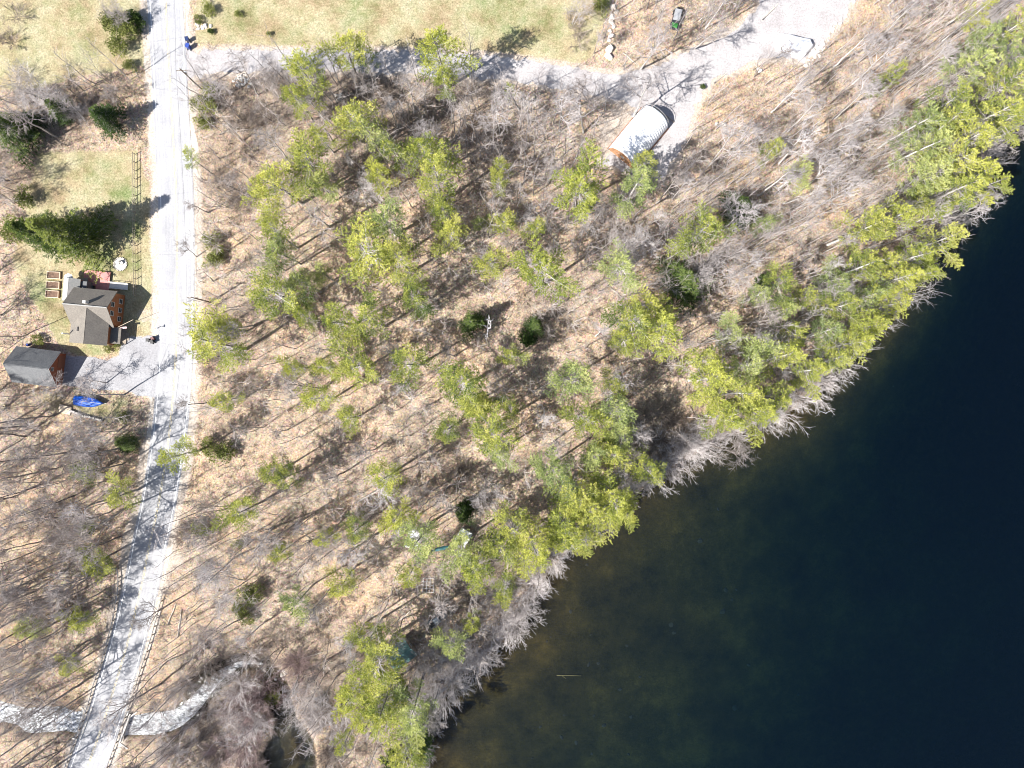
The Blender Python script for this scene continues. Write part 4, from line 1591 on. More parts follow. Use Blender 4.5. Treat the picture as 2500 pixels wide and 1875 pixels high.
# stone heaps by the side drive and the field corner
for cu, cv, sp, n in [(590, 195, 30, 26), (495, 65, 16, 12), (690, 210, 30, 6), (830, 235, 12, 7), (690, 1645, 22, 14), (1860, 160, 30, 3), (1755, 300, 20, 3), (245, 1015, 20, 0)]:
    for i in range(n):
        u, v = cu + pr.gauss(0, sp * .5), cv + pr.gauss(0, sp * .32)
        later(rock(rocks[i % 3] if i % 2 else rocksp[i % 3], u, v, pr.uniform(.22, .6), None, None), "loose field stone", 'rock', 'field stones in heaps', u, v)
for i, (u, v, rad) in enumerate([(1480, 1791, .8), (1373, 1818, .9), (1410, 1833, .6), (1450, 1864, .8), (1543, 1868, .7), (1336, 1573, .8), (1380, 1762, .8), (1548, 1772, .7), (1670, 1770, .8),
                                 (1570, 1670, .8), (1440, 1635, .7), (1465, 1632, .7), (1536, 1590, .8), (1545, 1583, .5), (1648, 1540, .9), (1655, 1560, .8), (1780, 1510, .9), (1804, 1482, 1.0), (1788, 1456, .8),
                                 (1816, 1456, .7), (1857, 1468, .8), (1435, 1384, 1.0), (1765, 1250, 1.1), (1720, 1330, .8), (1985, 1736, 1.0), (2310, 705, 1.0), (2220, 1342 - 400, .7), (1815, 1760, .9), (1300, 1870, .8), (1320, 1790, .5),
                                 (1345, 1562, .5), (1455, 1765, .5), (1500, 1800, .5), (1520, 1700, .5), (1445, 1560, .5), (1395, 1500, .6), (1850, 1650, .7)]):
    rad *= pr.uniform(.35, .95)
    o = rock(rocksw[i % 3], u, v, rad, None, None)
    o.scale = (rad * pr.uniform(.8, 1.4), rad * pr.uniform(.7, 1.1), rad * pr.uniform(.35, .6))
    o.location.z = height(o.location.x, o.location.y) + rad * .05
    later(o, "brown drowned stone", 'rock', 'stones on the lake bed', u, v)
# drowned branch
x, y = P(1390, 1660)
b = MB()
b.tube([(-2.6, 0, .15), (0, .05, .2), (2.8, -.1, .15)], [.1, .08, .04], 6)
b.tube([(-1.5, 0, .15), (-.6, -.7, .2)], [.05, .02], 5)
tag(b.build('sunken_branch', simple("sunken_wood", (.34, .24, .08), .9, .2), None, False, (x, y, height(x, y)), 0), "long yellow-brown branch lying on the shallow lake bed", "branch")
x, y = P(2012, 1004)
b = MB()
b.tube([(0, 0, -1.2), (.35, -.5, 1.2)], [.05, .04], 5)
b.tube([(.3, -.42, .9), (1.7, .25, 1.0)], [.045, .02], 5)
tag(b.build('lake_stick', M_snag, None, False, (x, y, WATER), 0), "pale forked stick poking out of the lake by the shore bushes", "stick")

# ------------------------------------------------------------------ building materials
def siding(name, c1, c2, gap=6.0, axis=2):
    m, nt, out = mat(name)
    p = nt.nodes.new("ShaderNodeBsdfPrincipled")
    p.inputs['Roughness'].default_value = .75
    co = objco(nt)
    sp = nt.nodes.new("ShaderNodeSeparateXYZ")
    L(nt, co, sp.inputs[0])
    w = math_(nt, 'FRACT', math_(nt, 'MULTIPLY', sp.outputs[axis], gap))
    n = noise(nt, co, 2, 6, .7)
    c = ramp(nt, n, [(.3, c1), (.7, c2)])
    c = mixc(nt, 1, c, ramp(nt, w, [(0, (.55, .55, .55)), (.12, (1, 1, 1))]), 'MULTIPLY')
    L(nt, c, p.inputs['Base Color'])
    L(nt, bump(nt, w, .5, .02), p.inputs['Normal'])
    L(nt, p.outputs[0], out.inputs[0])
    return m


def shingle(name, c1, c2):
    m, nt, out = mat(name)
    p = nt.nodes.new("ShaderNodeBsdfPrincipled")
    p.inputs['Roughness'].default_value = .9
    co = objco(nt)
    br = nt.nodes.new("ShaderNodeTexBrick")
    br.inputs['Scale'].default_value = 3.0
    br.inputs['Mortar Size'].default_value = .012
    br.inputs['Color1'].default_value = (*c1, 1)
    br.inputs['Color2'].default_value = (*c2, 1)
    br.inputs['Mortar'].default_value = (*[k * .5 for k in c1], 1)
    L(nt, co, br.inputs['Vector'])
    n = noise(nt, co, 3, 8, .8)
    c = mixc(nt, 1, br.outputs[0], ramp(nt, n, [(.3, (.75, .75, .76)), (.7, (1.15, 1.15, 1.13))]), 'MULTIPLY')
    c = mixc(nt, 1, c, ramp(nt, noise(nt, co, .5, 4, .6), [(.35, (.88, .88, .88)), (.65, (1.06, 1.06, 1.04))]), 'MULTIPLY')
    L(nt, c, p.inputs['Base Color'])
    L(nt, p.outputs[0], out.inputs[0])
    return m


M_cedar = siding("cedar_clapboard", (.235, .085, .035), (.35, .135, .055))
M_redbarn = siding("rust_red_boards", (.21, .06, .028), (.31, .10, .045), 4, 1)
M_roofA = shingle("grey_brown_shingle", (.165, .15, .135), (.225, .20, .175))
M_roofB = shingle("slate_grey_roof", (.115, .12, .13), (.165, .17, .18))
M_roofM = shingle("mossy_porch_roof", (.30, .30, .30), (.38, .37, .35))
M_glass = simple("window_glass", (.03, .035, .045), .1, .2)
M_frame = simple("white_trim", (.62, .60, .57), .6, .1)
M_conc = simple("concrete", (.46, .44, .41), .9, .15, 1.0, bumpd=.01)
M_wood = simple("pale_timber", (.58, .48, .36), .8, .2, 2.0)
M_woodd = simple("weathered_timber", (.30, .25, .20), .85, .25, 2.0)
M_pink = simple("faded_red_deck_paint", (.52, .22, .21), .8, .15, 1.0)
M_shed = simple("white_enamelled_steel", (.74, .76, .80), .45, .06, 1.0, metal=.0)
M_metal = simple("galvanised_steel", (.62, .65, .70), .42, .12, 1.0, metal=.55)
M_steel = simple("rail_steel", (.42, .41, .40), .6, .2, 2.0, metal=.4)
M_blackp = simple("black_plastic", (.02, .02, .022), .5, .2)
M_blue = simple("blue_plastic", (.02, .05, .26), .45, .15)
M_soil = simple("garden_soil", (.16, .10, .07), .95, .35, 6)


def window(parent, c, w, h, rz, normal_off=0.0):
    """frame + pane; faces local +x before rz"""
    f = MB()
    co, si = math.cos(rz), math.sin(rz)
    t = .07
    for (yy, zz, sy_, sz_) in ((-w / 2, 0, t, h + t), (w / 2, 0, t, h + t), (0, h / 2, w - t, t), (0, -h / 2, w - t, t), (0, 0, w - t, .04)):
        f.box((c[0] - si * yy, c[1] + co * yy, c[2] + zz), (.10, sy_, sz_), rz)
    fo = f.build('window', M_frame, parent)
    g_ = MB()
    g_.box((c[0], c[1], c[2]), (.05, w - .05, h - .05), rz)
    g_.build('pane', M_glass, fo)
    return fo


# ---- the house
def gable(hx, hy, ze, zr, axis='x'):
    """solid gable body: ridge along x"""
    s = MB()
    v = [(-hx, -hy, -.2), (hx, -hy, -.2), (hx, hy, -.2), (-hx, hy, -.2), (-hx, -hy, ze), (hx, -hy, ze), (hx, hy, ze), (-hx, hy, ze), (-hx, 0, zr), (hx, 0, zr)]
    f = [(0, 3, 2, 1), (0, 1, 5, 4), (2, 3, 7, 6), (1, 2, 6, 9, 5), (3, 0, 4, 8, 7), (4, 5, 9, 8), (6, 7, 8, 9)]
    s.add(v, f)
    return s


house = empty('house', (-88.9, 16.3, 0), math.radians(-5.2))
tag(house, "orange-brown clapboard house with grey-brown shingle gables and a pink deck beside the road", "house")
gable(4.3, 3.4, 3.9, 6.75).build('wall', M_cedar, house)
# wing to the south, ridge along y, running under the main roof slope
wing = MB()
xw, xr, xe, ys_, zew, zee, zrr = -4.55, .35, 3.45, -7.6, 3.2, 4.3, 6.5
v = [(xw, ys_, -.2), (xe, ys_, -.2), (xe, -3.38, -.2), (xw, -3.38, -.2), (xw, ys_, zew), (xe, ys_, zee), (xe, -3.38, zee), (xw, -3.38, zew), (xr, ys_, zrr), (xr, -3.38, zrr)]
wing.add(v, [(0, 3, 2, 1), (1, 2, 6, 5), (3, 0, 4, 7), (0, 1, 5, 8, 4), (2, 3, 7, 9, 6), (4, 8, 9, 7), (5, 6, 9, 8)])
wing.build('wing_wall', M_cedar, house)
rf = MB()
ov = .35
k = (6.75 - 3.9) / 3.4
zo = 3.9 - k * .4
rf.slab([(-4.3 - ov, 3.8, zo), (4.3 + ov, 3.8, zo), (4.3 + ov, 0, 6.77), (-4.3 - ov, 0, 6.77)], .14)
rf.slab([(-4.3 - ov, 0, 6.77), (4.3 + ov, 0, 6.77), (4.3 + ov, -3.8, zo), (-4.3 - ov, -3.8, zo)], .14)
ro = rf.build('roof', M_roofA, house)
rf = MB()
yi = -.45
sw = (zrr - zew) / (xr - xw)
se = (zrr - zee) / (xe - xr)
rf.slab([(xw - .3, ys_ - .3, zew - sw * .3 + .02), (xr, ys_ - .3, zrr + .02), (xr, yi, zrr + .02), (xw - .3, -3.9, zew - sw * .3 + .02)], .13)
rf.slab([(xr, ys_ - .3, zrr + .025), (xe + .3, ys_ - .3, zee - se * .3 + .025), (xe + .3, -3.2, zee - se * .3 + .025), (xr, yi, zrr + .025)], .13)
rf.build('wing_roof', M_roofA, house)
b = MB()
b.box((0, 0, 6.97), (9.3, .22, .09))
b.build('ridge_cap', M_roofM, house)
b = MB()
b.box((.2, .75, 6.9), (.6, .6, 1.3))
ch = b.build('chimney', M_frame, ro)
b = MB()
b.box((.2, .75, 7.59), (.42, .42, .08))
b.build('flue', M_blackp, ch) if False else None
b = MB()
b.tube([(-5.1, -6.1, 0), (-5.1, -6.1, 5.4)], .13, 10)
b.build('stove_pipe', M_metal, house)
b = MB()
b.box((-2.1, -4.9, 5.12), (.6, .9, .1), 0, -math.atan(sw))
b.build('skylight', M_glass, house)
for (yy, zz) in ((-1.9, 1.5), (0, 1.5), (1.9, 1.5), (-.95, 4.4), (.95, 4.4)):
    window(house, (4.32, yy, zz), 1.0, 1.2, 0)
for yy in (-4.6, -6.5):
    window(house, (xe + .02, yy, 1.6), .9, 1.2, 0)
for xx in (-3, -1, 1.5):
    window(house, (xx, ys_ - .02, 1.6), .9, 1.2, math.pi / 2)
for xx in (-3, 3):
    window(house, (xx, 3.42, 1.6), .9, 1.2, math.pi / 2)
b = MB()
b.box((xe + .05, -5.55, 1.05), (.09, .95, 2.1))
dr = b.build('door', simple("brown_door", (.16, .07, .04), .5, .1), house)
b = MB()
b.cyl((xe + .13, -5.2, 1.0), .05, .06, 8)
b.build('handle', M_metal, dr)
b = MB()
b.box((xe + 1.1, -5.5, .15), (2.0, 3.4, .3))
b.box((xe + 2.35, -5.5, .08), (.5, 1.6, .16))
b.build('porch', M_woodd, house)
b = MB()
b.slab([(xe + .05, -7.3, 2.75), (xe + 2.1, -7.3, 2.45), (xe + 2.1, -3.8, 2.45), (xe + .05, -3.8, 2.75)], .1)
for yy in (-7.2, -3.9):
    b.box((xe + 2.0, yy, 1.3), (.12, .12, 2.3))
b.build('porch_roof', M_roofA, house)
# low mossy-roofed back room at the north-west corner
b = MB()
b.box((-5.7, 3.3, 1.35), (3.2, 4.6, 3.0))
b.build('back_room', M_cedar, house)
b = MB()
b.slab([(-7.5, .9, 2.7), (-5.7, .9, 3.8), (-5.7, 5.8, 3.8), (-7.5, 5.8, 2.7)], .1)
b.slab([(-5.7, .9, 3.8), (-3.9, .9, 2.8), (-3.9, 5.8, 2.8), (-5.7, 5.8, 3.8)], .1)
b.build('back_roof', M_roofM, house)
b = MB()
b.box((-3.3, 4.6, 1.2), (1.2, 1.7, 2.6))
b.build('shed_dormer', M_roofB, house)
# deck and ramp
b = MB()
b.box((-1.9, 6.5, .45), (5.6, 3.2, .1))
b.box((-.55, 4.2, .45), (2.9, 1.4, .1))
for i in range(5):
    b.box((-4.6 + i * 1.35, 8.0, .2), (.12, .12, .5))
b.build('deck', M_pink, house)
b = MB()
b.box((2.95, 5.3, .42), (4.0, 1.3, .1))
b.box((2.95, 6.0, .9), (4.0, .06, .08))
b.box((2.95, 4.6, .9), (4.0, .06, .08))
for i in range(4):
    b.box((1.05 + i * 1.27, 6.0, .45), (.08, .08, .9))
    b.box((1.05 + i * 1.27, 4.6, .45), (.08, .08, .9))
b.build('ramp', M_frame, house)
# flagpole slanting from the house corner
fp = empty('flagpole', P(287, 798, 3.0) + (2.6,), math.radians(20))
b = MB()
b.tube([(-.5, 0, 0), (4.2, 0, 1.5)], .04, 6)
b.build('pole', M_wood, fp)
b = MB()
b.slab([(.2, -.1, -.1), (1.4, -.35, -.4), (1.35, -.75, -.5), (.15, -.5, -.2)], .02)
b.build('flag', simple("white_red_flag", (.7, .5, .5), .8, .3, 1.5), fp)
tag(fp, "slanting pale flagpole with a furled flag at the house front", "flagpole")

# things round the house
x, y = P(169, 679, 1.9)
pa = empty('parasol', (x, y, .5))
b = MB()
th = [i * math.pi / 4 for i in range(8)]
v = [(0, 0, 2.0)] + [(1.0 * math.cos(t), 1.0 * math.sin(t), 1.7) for t in th] + [(1.0 * math.cos(t), 1.0 * math.sin(t), 1.66) for t in th] + [(0, 0, 1.94)]
b.add(v, [(0, 1 + i, 1 + (i + 1) % 8) for i in range(8)] + [(1 + (i + 1) % 8, 1 + i, 9 + i, 9 + (i + 1) % 8) for i in range(8)] + [(17, 9 + (i + 1) % 8, 9 + i) for i in range(8)])
b.build('canopy', simple("white_cloth", (.8, .8, .82), .8, .05), pa)
b = MB()
b.cyl((0, 0, 0), .03, 1.95, 8)
b.build('pole', M_metal, pa)
tag(pa, "round white parasol on the deck corner of the house", "parasol")
tb = empty('deck_table', P(208, 684, 1.0) + (.5,), .2)
b = MB()
b.box((0, 0, .72), (1.5, .9, .05))
b.build('table_top', M_woodd, tb)
for sx_ in (-.65, .65):
    for sy_ in (-.35, .35):
        b = MB()
        b.box((sx_, sy_, .35), (.07, .07, .69))
        b.build('leg', M_woodd, tb)
tag(tb, "dark outdoor table on the pink deck in the shade of the house", "table")
for i, (u, v, lab) in enumerate([(131, 672, "top one of the three timber garden beds left of the house"), (129, 696, "middle one of the three timber garden beds left of the house"), (127, 718, "bottom one of the three timber garden beds left of the house")]):
    x, y = P(u, v, .3)
    r0 = empty('garden_bed', (x, y, 0), math.radians(-3))
    b = MB()
    for (cx_, cy_, sx_, sy_) in ((0, .72, 2.9, .12), (0, -.72, 2.9, .12), (-1.39, 0, .12, 1.32), (1.39, 0, .12, 1.32)):
        b.box((cx_, cy_, .2), (sx_, sy_, .46))
    b.build('frame', M_wood, r0)
    b = MB()
    b.box((0, 0, .12), (2.64, 1.3, .28))
    b.build('soil', M_soil, r0)
    tag(r0, lab, "garden bed", "raised garden beds")
# little octagonal patio with white seats
x, y = P(294, 645)
r0 = empty('garden_ring', (x, y, 0))
b = MB()
o8 = [(1.35 * math.cos(t + .39), 1.35 * math.sin(t + .39)) for t in th]
b.poly(o8, 0.0, .1)
b.build('paving', M_rock.copy() if False else M_conc, r0)
b = MB()
for i in range(26):
    a = i * 2 * math.pi / 26
    b.box((1.42 * math.cos(a), 1.42 * math.sin(a), .08), (.22, .2, .2), a)
b.build('stone_ring', M_rock, r0)
tag(r0, "grey octagonal stone ring on the lawn above the house", "patio")
for i, (dx, dy, lab) in enumerate([(-.3, .1, "left white garden chair on the stone ring"), (.45, .25, "right white garden chair on the stone ring")]):
    c_ = empty('garden_chair', (x + dx, y + dy, .1), i * .8)
    b = MB()
    b.box((0, 0, .42), (.6, .55, .06))
    b.build('seat', M_frame, c_)
    b = MB()
    b.box((0, .28, .75), (.6, .06, .65))
    b.build('backrest', M_frame, c_)
    for sx_ in (-.26, .26):
        for sy_ in (-.24, .24):
            b = MB()
            b.box((sx_, sy_, .2), (.05, .05, .4))
            b.build('leg', M_frame, c_)
    tag(c_, lab, "chair", "white garden chairs")

# ---- the garage
gar = empty('garage', (-102.0, 3.7, 0), math.radians(-7))
tag(gar, "rust-red boarded garage with a slate-grey gable roof below the house", "garage")
gable(4.4, 3.4, 2.7, 5.6).build('wall', M_redbarn, gar)
rf = MB()
k = (5.6 - 2.7) / 3.4
zo = 2.7 - k * .4
rf.slab([(-4.8, 3.8, zo), (4.75, 3.8, zo), (4.75, 0, 5.62), (-4.8, 0, 5.62)], .12)
rf.slab([(-4.8, 0, 5.62), (4.75, 0, 5.62), (4.75, -3.8, zo), (-4.8, -3.8, zo)], .12)
rf.build('roof', M_roofB, gar)
b = MB()
b.tube([(4.8, 3.85, zo), (4.8, 0, 5.66)], .08, 4)
b.tube([(4.8, -3.85, zo), (4.8, 0, 5.66)], .08, 4)
b.build('barge_board', M_frame, gar)
window(gar, (4.42, 0, 3.9), .8, .8, 0)
b = MB()
b.box((4.43, -1.5, 1.15), (.08, 2.6, 2.3))
b.build('garage_door', simple("garage_door_paint", (.22, .09, .05), .6, .1), gar)
b = MB()
b.box((4.43, 1.7, 1.15), (.08, 2.6, 2.3))
b.build('garage_door', bpy.data.materials["garage_door_paint"], gar)
# lumber behind the garage, blue barrel
b = MB()
for i in range(3):
    b.box((0, i * .34, .12), (2.2, .1, .12))
b.box((-1, .34, .2), (.1, .9, .08))
b.box((1, .34, .2), (.1, .9, .08))
tag(b.build('wooden_frame', M_woodd, None, False, P(22, 836) + (0.0,), .35), "dark wooden frame lying on the ground left of the garage", "wooden frame")
b = MB()
b.tube([(0, 0, 0), (0, 0, .1), (0, 0, .45), (0, 0, .8), (0, 0, .9)], [.26, .3, .32, .3, .26], 16)
bl = b.build('barrel', M_blue, None, True, P(72, 842) + (0.0,), 0)
tag(bl, "blue barrel in the shade between the house and the garage", "barrel")

# ---- fence along the paddock: posts and three rails
fence = empty('rail_fence', P(333, 560) + (0,))
fx0, fy0 = P(333, 560)
fl = smooth_line(PP([(331, 377), (332, 470), (332, 600), (334, 722)]), 2)
cum = np.concatenate([[0], np.cumsum(np.linalg.norm(np.diff(fl, axis=0), axis=1))])


def along(line, cum, s):
    return np.array([np.interp(s, cum, line[:, 0]), np.interp(s, cum, line[:, 1])])


npost = 18
ps = [along(fl, cum, s) for s in np.linspace(0, cum[-1], npost)]
for q in ps:
    b = MB()
    b.box((q[0] - fx0, q[1] - fy0, .68), (.12, .12, 1.4))
    b.build('post', M_woodd, fence)
for zz in (.45, 1.25):
    for a_, c_ in zip(ps[:-1], ps[1:]):
        b = MB()
        b.tube([(a_[0] - fx0, a_[1] - fy0, zz), (c_[0] - fx0, c_[1] - fy0, zz)], .06, 4)
        b.build('rail', M_woodd, fence)
tag(fence, "long two-rail wooden fence between the lawn and the road", "fence")

# ---- bins, mailboxes
def bin_(u, v, m, lab, lid_open=False, rz=0.0, s=1.0):
    x, y = P(u, v)
    r0 = empty('wheeled_bin', (x, y, .03), rz)
    r0.scale = (s, s, s)
    b = MB()
    b.box((0, 0, .55), (.48, .52, .95), taper=1.22)
    b.build('body', m, r0)
    b = MB()
    b.box((0, .03, 1.08), (.66, .72, .07), 0, 0, .06)
    b.build('lid', m, r0)
    for sx_ in (-.28, .28):
        b = MB()
        b.tube([(sx_ - .04, -.3, .13), (sx_ + .04, -.3, .13)], .13, 12)
        b.build('wheel', M_blackp, r0)
    tag(r0, lab, "bin")


bin_(462, 101, simple("dark_blue_plastic", (.015, .03, .10), .4, .2), "dark navy wheeled bin, upper of the pair at the drive mouth", rz=.2, s=1.15)
bin_(464, 118, M_blue, "bright blue wheeled bin, lower of the pair at the drive mouth", rz=-.3, s=1.25)
bin_(366, 831, M_blackp, "black wheeled bin nearest the house, left of the pair by the road", s=1.0)
bin_(376, 835, M_blackp, "black wheeled bin standing right beside the road edge line", rz=.4)
bin_(377, 827, simple("maroon_plastic", (.12, .04, .04), .5, .2), "maroon wheeled bin behind the black one by the road", rz=.4, s=.9)
r0 = empty('mailbox', P(384, 802) + (0,))
b = MB()
b.box((0, 0, .55), (.1, .1, 1.1))
b.box((.4, 0, 1.05), (.9, .1, .1))
b.build('post', M_woodd, r0)
b = MB()
b.tube([(.62, -.25, 1.22), (.62, .25, 1.22)], .13, 10)
b.build('box', M_metal, r0)
tag(r0, "grey mailbox on a wooden arm beside the road opposite the house bins", "mailbox")

# ---- boat under its blue cover
x, y = P(217, 981, .8)
bt = empty('covered_boat', (x, y, 0), math.radians(-7))
b = MB()
prof = []
n = 15
for i in range(n):
    t = i / (n - 1)
    xx = -3.1 + 6.2 * t
    w = 1.12 * (1 - max(0, (t - .45) / .55) ** 2.2) * (0.86 + .14 * min(1, t * 5)) + .03
    zt = 1.45 + .12 * math.sin(t * 9) * (1 - t) - .25 * t
    ring = [(-w * .7, .45), (-w, .95), (-w * .72, 1.2), (-w * .3, zt - .05), (0, zt), (w * .3, zt - .05), (w * .72, 1.2), (w, .95), (w * .7, .45)]
    prof.append([(xx, a, c) for a, c in ring])
v = [p for rg in prof for p in rg]
m_ = 9
f = []
for i in range(n - 1):
    for j in range(m_ - 1):
        f.append((i * m_ + j, i * m_ + j + 1, (i + 1) * m_ + j + 1, (i + 1) * m_ + j))
f.append(tuple(reversed(range(m_))))
f.append(tuple((n - 1) * m_ + j for j in range(m_)))
b.add(v, [tuple(reversed(q)) for q in f])


def tarp(name, c1, c2):
    m, nt, out = mat(name)
    p = nt.nodes.new("ShaderNodeBsdfPrincipled")
    p.inputs['Roughness'].default_value = .45
    n_ = noise(nt, objco(nt), 2.6, 5, .65, 1.2)
    L(nt, ramp(nt, n_, [(.3, c1), (.7, c2)]), p.inputs['Base Color'])
    L(nt, bump(nt, n_, .9, .12), p.inputs['Normal'])
    L(nt, p.outputs[0], out.inputs[0])
    return m


b.build('cover', tarp("blue_tarpaulin", (.0, .06, .42), (.005, .12, .62)), bt, True)
b = MB()
b.tube([(-3.0, 0, 1.48), (0, 0, 1.38), (2.9, 0, 1.2)], .035, 5)
b.build('ridge_rope', M_frame, bt)
b = MB()
b.tube([(-2.9, 0, .35), (2.6, 0, .35)], [.45, .1], 8)
b.build('hull', M_frame, bt)
b = MB()
b.box((-.8, 0, .3), (3.2, .12, .1))
b.box((2.6, 0, .3), (1.8, .1, .1))
b.build('trailer', M_steel, bt)
for s_ in (-1, 1):
    b = MB()
    b.tube([(-1.2, s_ * .9 - .1, .3), (-1.2, s_ * .9 + .1, .3)], .3, 14)
    b.build('wheel', M_blackp, bt)
tag(bt, "boat on a trailer under a bright blue tarpaulin", "boat")
# steps and retaining wall beside it
r0 = empty('timber_steps', P(160, 1000) + (0,), math.radians(-15))
b = MB()
for i in range(5):
    b.box((0, -.7 + i * .36, .1 + .03 * i), (2.5, .3, .16 + .06 * i))
b.build('tread', M_wood, r0)
for sx_ in (-1.35, 1.35):
    b = MB()
    b.box((sx_, 0, .14), (.1, 1.8, .3))
    b.build('stringer', M_woodd, r0)
tag(r0, "pale timber steps at the end of the low wall by the covered boat", "steps")
wl = PP([(174, 1003), (205, 1015), (250, 1026)])
b = MB()
for i in range(26):
    t = i / 25 * 2
    i0 = min(int(t), 1)
    q = wl[i0] + (wl[i0 + 1] - wl[i0]) * (t - i0)
    b.box((q[0] + pr.gauss(0, .04), q[1] + pr.gauss(0, .05), .25), (.33, .4 + pr.random() * .15, .6 + pr.random() * .2), pr.uniform(-.3, .1), taper=.85)
tag(b.build('stone_wall', M_rock), "low dry-stone wall beside the covered boat", "wall")

# ---- ribbed hoop shed
shed = empty('hoop_shed', (SHED[0], SHED[1], 0), math.radians(50.5))
tag(shed, "white ribbed half-round steel shed with a rusty end wall on the gravel", "shed")
Ls, Ws, Hs = 11.7, 3.5, 3.9
nrib = 20
na = 26
ni = nrib * 6 + 1
b = MB()
v = []
for i in range(ni):
    t = i / (ni - 1)
    rr = 0.11 * (abs(math.sin(t * nrib * math.pi)) ** .8)
    for j in range(na + 1):
        a = math.pi * j / na
        v.append((-Ls / 2 + Ls * t, -(Ws + rr) * math.cos(a), (Hs + rr) * abs(math.sin(a)) ** .92 + .02))
f = [(i * (na + 1) + j, (i + 1) * (na + 1) + j, (i + 1) * (na + 1) + j + 1, i * (na + 1) + j + 1) for i in range(ni - 1) for j in range(na)]
b.add(v, f)
v2 = [(p[0], p[1] * .97, p[2] * .97) for p in v]
b.add(v2, [tuple(reversed(q)) for q in f])
b.build('shell', M_shed, shed)


def arch_wall(xx, m, nm, th_=.12, hole=False):
    b = MB()
    pts = [(-(Ws * .96) * math.cos(math.pi * j / na), (Hs * .955) * abs(math.sin(math.pi * j / na)) ** .92) for j in range(na + 1)]
    n_ = len(pts)
    v = [(xx, p[0], p[1]) for p in pts] + [(xx + th_, p[0], p[1]) for p in pts]
    f = [tuple(range(n_)), tuple(reversed(range(n_, 2 * n_)))] + [(i, n_ + i, n_ + (i + 1) % n_, (i + 1) % n_) for i in range(n_)]
    b.add(v, f)
    return b.build(nm, m, shed)


arch_wall(-Ls / 2 + .05, simple("rusty_board", (.36, .19, .10), .9, .4, 2.5), 'rusty_end_wall')
arch_wall(Ls / 2 - 1.6, M_woodd, 'front_wall')
b = MB()
b.box((-Ls / 2 + .01, -.1, 1.7), (.06, .9, .8))
b.build('window', M_frame, shed)
b = MB()
for xx in (Ls / 2 + .35,):
    b.tube([(xx, -(Ws + .1) * math.cos(math.pi * j / 14), (Hs + .1) * math.sin(math.pi * j / 14)) for j in range(15)], .05, 5)
for j in (0, 3, 6, 8, 11, 14):
    yy, zz = -(Ws + .1) * math.cos(math.pi * j / 14), (Hs + .1) * math.sin(math.pi * j / 14)
    b.tube([(Ls / 2 - .05, yy, zz), (Ls / 2 + .38, yy, zz)], .04, 4)
b.build('hoop_frame', M_steel, shed)
for s_ in (-1, 1):
    b = MB()
    b.box((0, s_ * (Ws + .2), .18), (Ls, .16, .36))
    b.build('sill_beam', simple("sill_timber", (.30, .14, .08), .9, .3) if s_ < 0 else bpy.data.materials["sill_timber"], shed)
b = MB()
b.tube([(0, 0, .12), (5.4, 0, .16)], .09, 5)
tag(b.build('loose_beam', M_woodd, None, False, P(1598, 262) + (0.05,), math.radians(-38)), "dark beam lying on the gravel in front of the hoop shed", "beam")

# ---- small off-road car
def car(name, u, v, heading, body_m, roof_m, hood_m, lab, cat, pickup=False):
    x, y = P(u, v, .9)
    c_ = empty(name, (x, y, height(x, y)), heading)   # local +x is forward
    b = MB()
    b.box((0, 0, .62), (4.1, 1.7, .5))
    b.box((-1.0 if not pickup else 0.1, 0, 1.12), (2.1 if not pickup else 1.5, 1.62, .52), taper=.9)
    b.box((1.35, 0, .92), (1.35, 1.36, .16), taper=.94)
    b.box((2.1, 0, .5), (.16, 1.6, .22))
    b.box((-2.1, 0, .5), (.16, 1.6, .22))
    b.build('body', body_m, c_)
    b = MB()
    if pickup:
        b.box((.1, 0, 1.64), (1.35, 1.42, .07))
    else:
        b.box((-.55, 0, 1.66), (2.5, 1.5, .08))
        for yy in (-.6, .6):
            b.box((-.55, yy, 1.73), (2.3, .05, .05))
    b.build('roof', roof_m, c_)
    b = MB()
    b.box((1.35, 0, 1.02), (1.2, 1.22, .05))
    b.build('hood', hood_m, c_)
    b = MB()
    b.slab([(.98, -.72, 1.1), (.98, .72, 1.1), (.62, .66, 1.62), (.62, -.66, 1.62)], .03)
    b.build('windshield', M_glass, c_)
    b = MB()
    xa, xb = (-1.9, .5) if not pickup else (-.5, .7)
    for s_ in (-1, 1):
        b.slab([(xa, s_ * .82, 1.12), (xb, s_ * .82, 1.12), (xb - .1, s_ * .75, 1.58), (xa + .1, s_ * .75, 1.58)], .02)
    b.build('side_window', M_glass, c_)
    if pickup:
        b = MB()
        b.box((-1.35, 0, .9), (1.3, 1.3, .06))
        b.build('bed_liner', M_blackp, c_)
    for sx_ in (-1.3, 1.35):
        for sy_ in (-.85, .85):
            b = MB()
            b.tube([(sx_, sy_ - .13, .38), (sx_, sy_ + .13, .38)], .38, 16)
            w_ = b.build('wheel', M_blackp, c_)
            b = MB()
            b.tube([(sx_, sy_ + (.14 if sy_ > 0 else -.16), .38), (sx_, sy_ + (.16 if sy_ > 0 else -.14), .38)], .2, 12)
            b.build('rim', M_metal, w_)
            if not pickup:
                b = MB()
                b.box((sx_, sy_ * 1.02, .84), (.95, .34, .08))
                b.build('fender', M_blackp, c_)
    for sy_ in (-.5, .5):
        b = MB()
        b.tube([(2.0, sy_, .78), (2.1, sy_, .78)], .12, 10)
        b.build('headlight', M_frame, c_)
    if not pickup:
        b = MB()
        b.tube([(-2.16, 0, 1.0), (-2.4, 0, 1.0)], .38, 16)
        b.build('spare_wheel', M_blackp, c_)
    tag(c_, lab, cat)


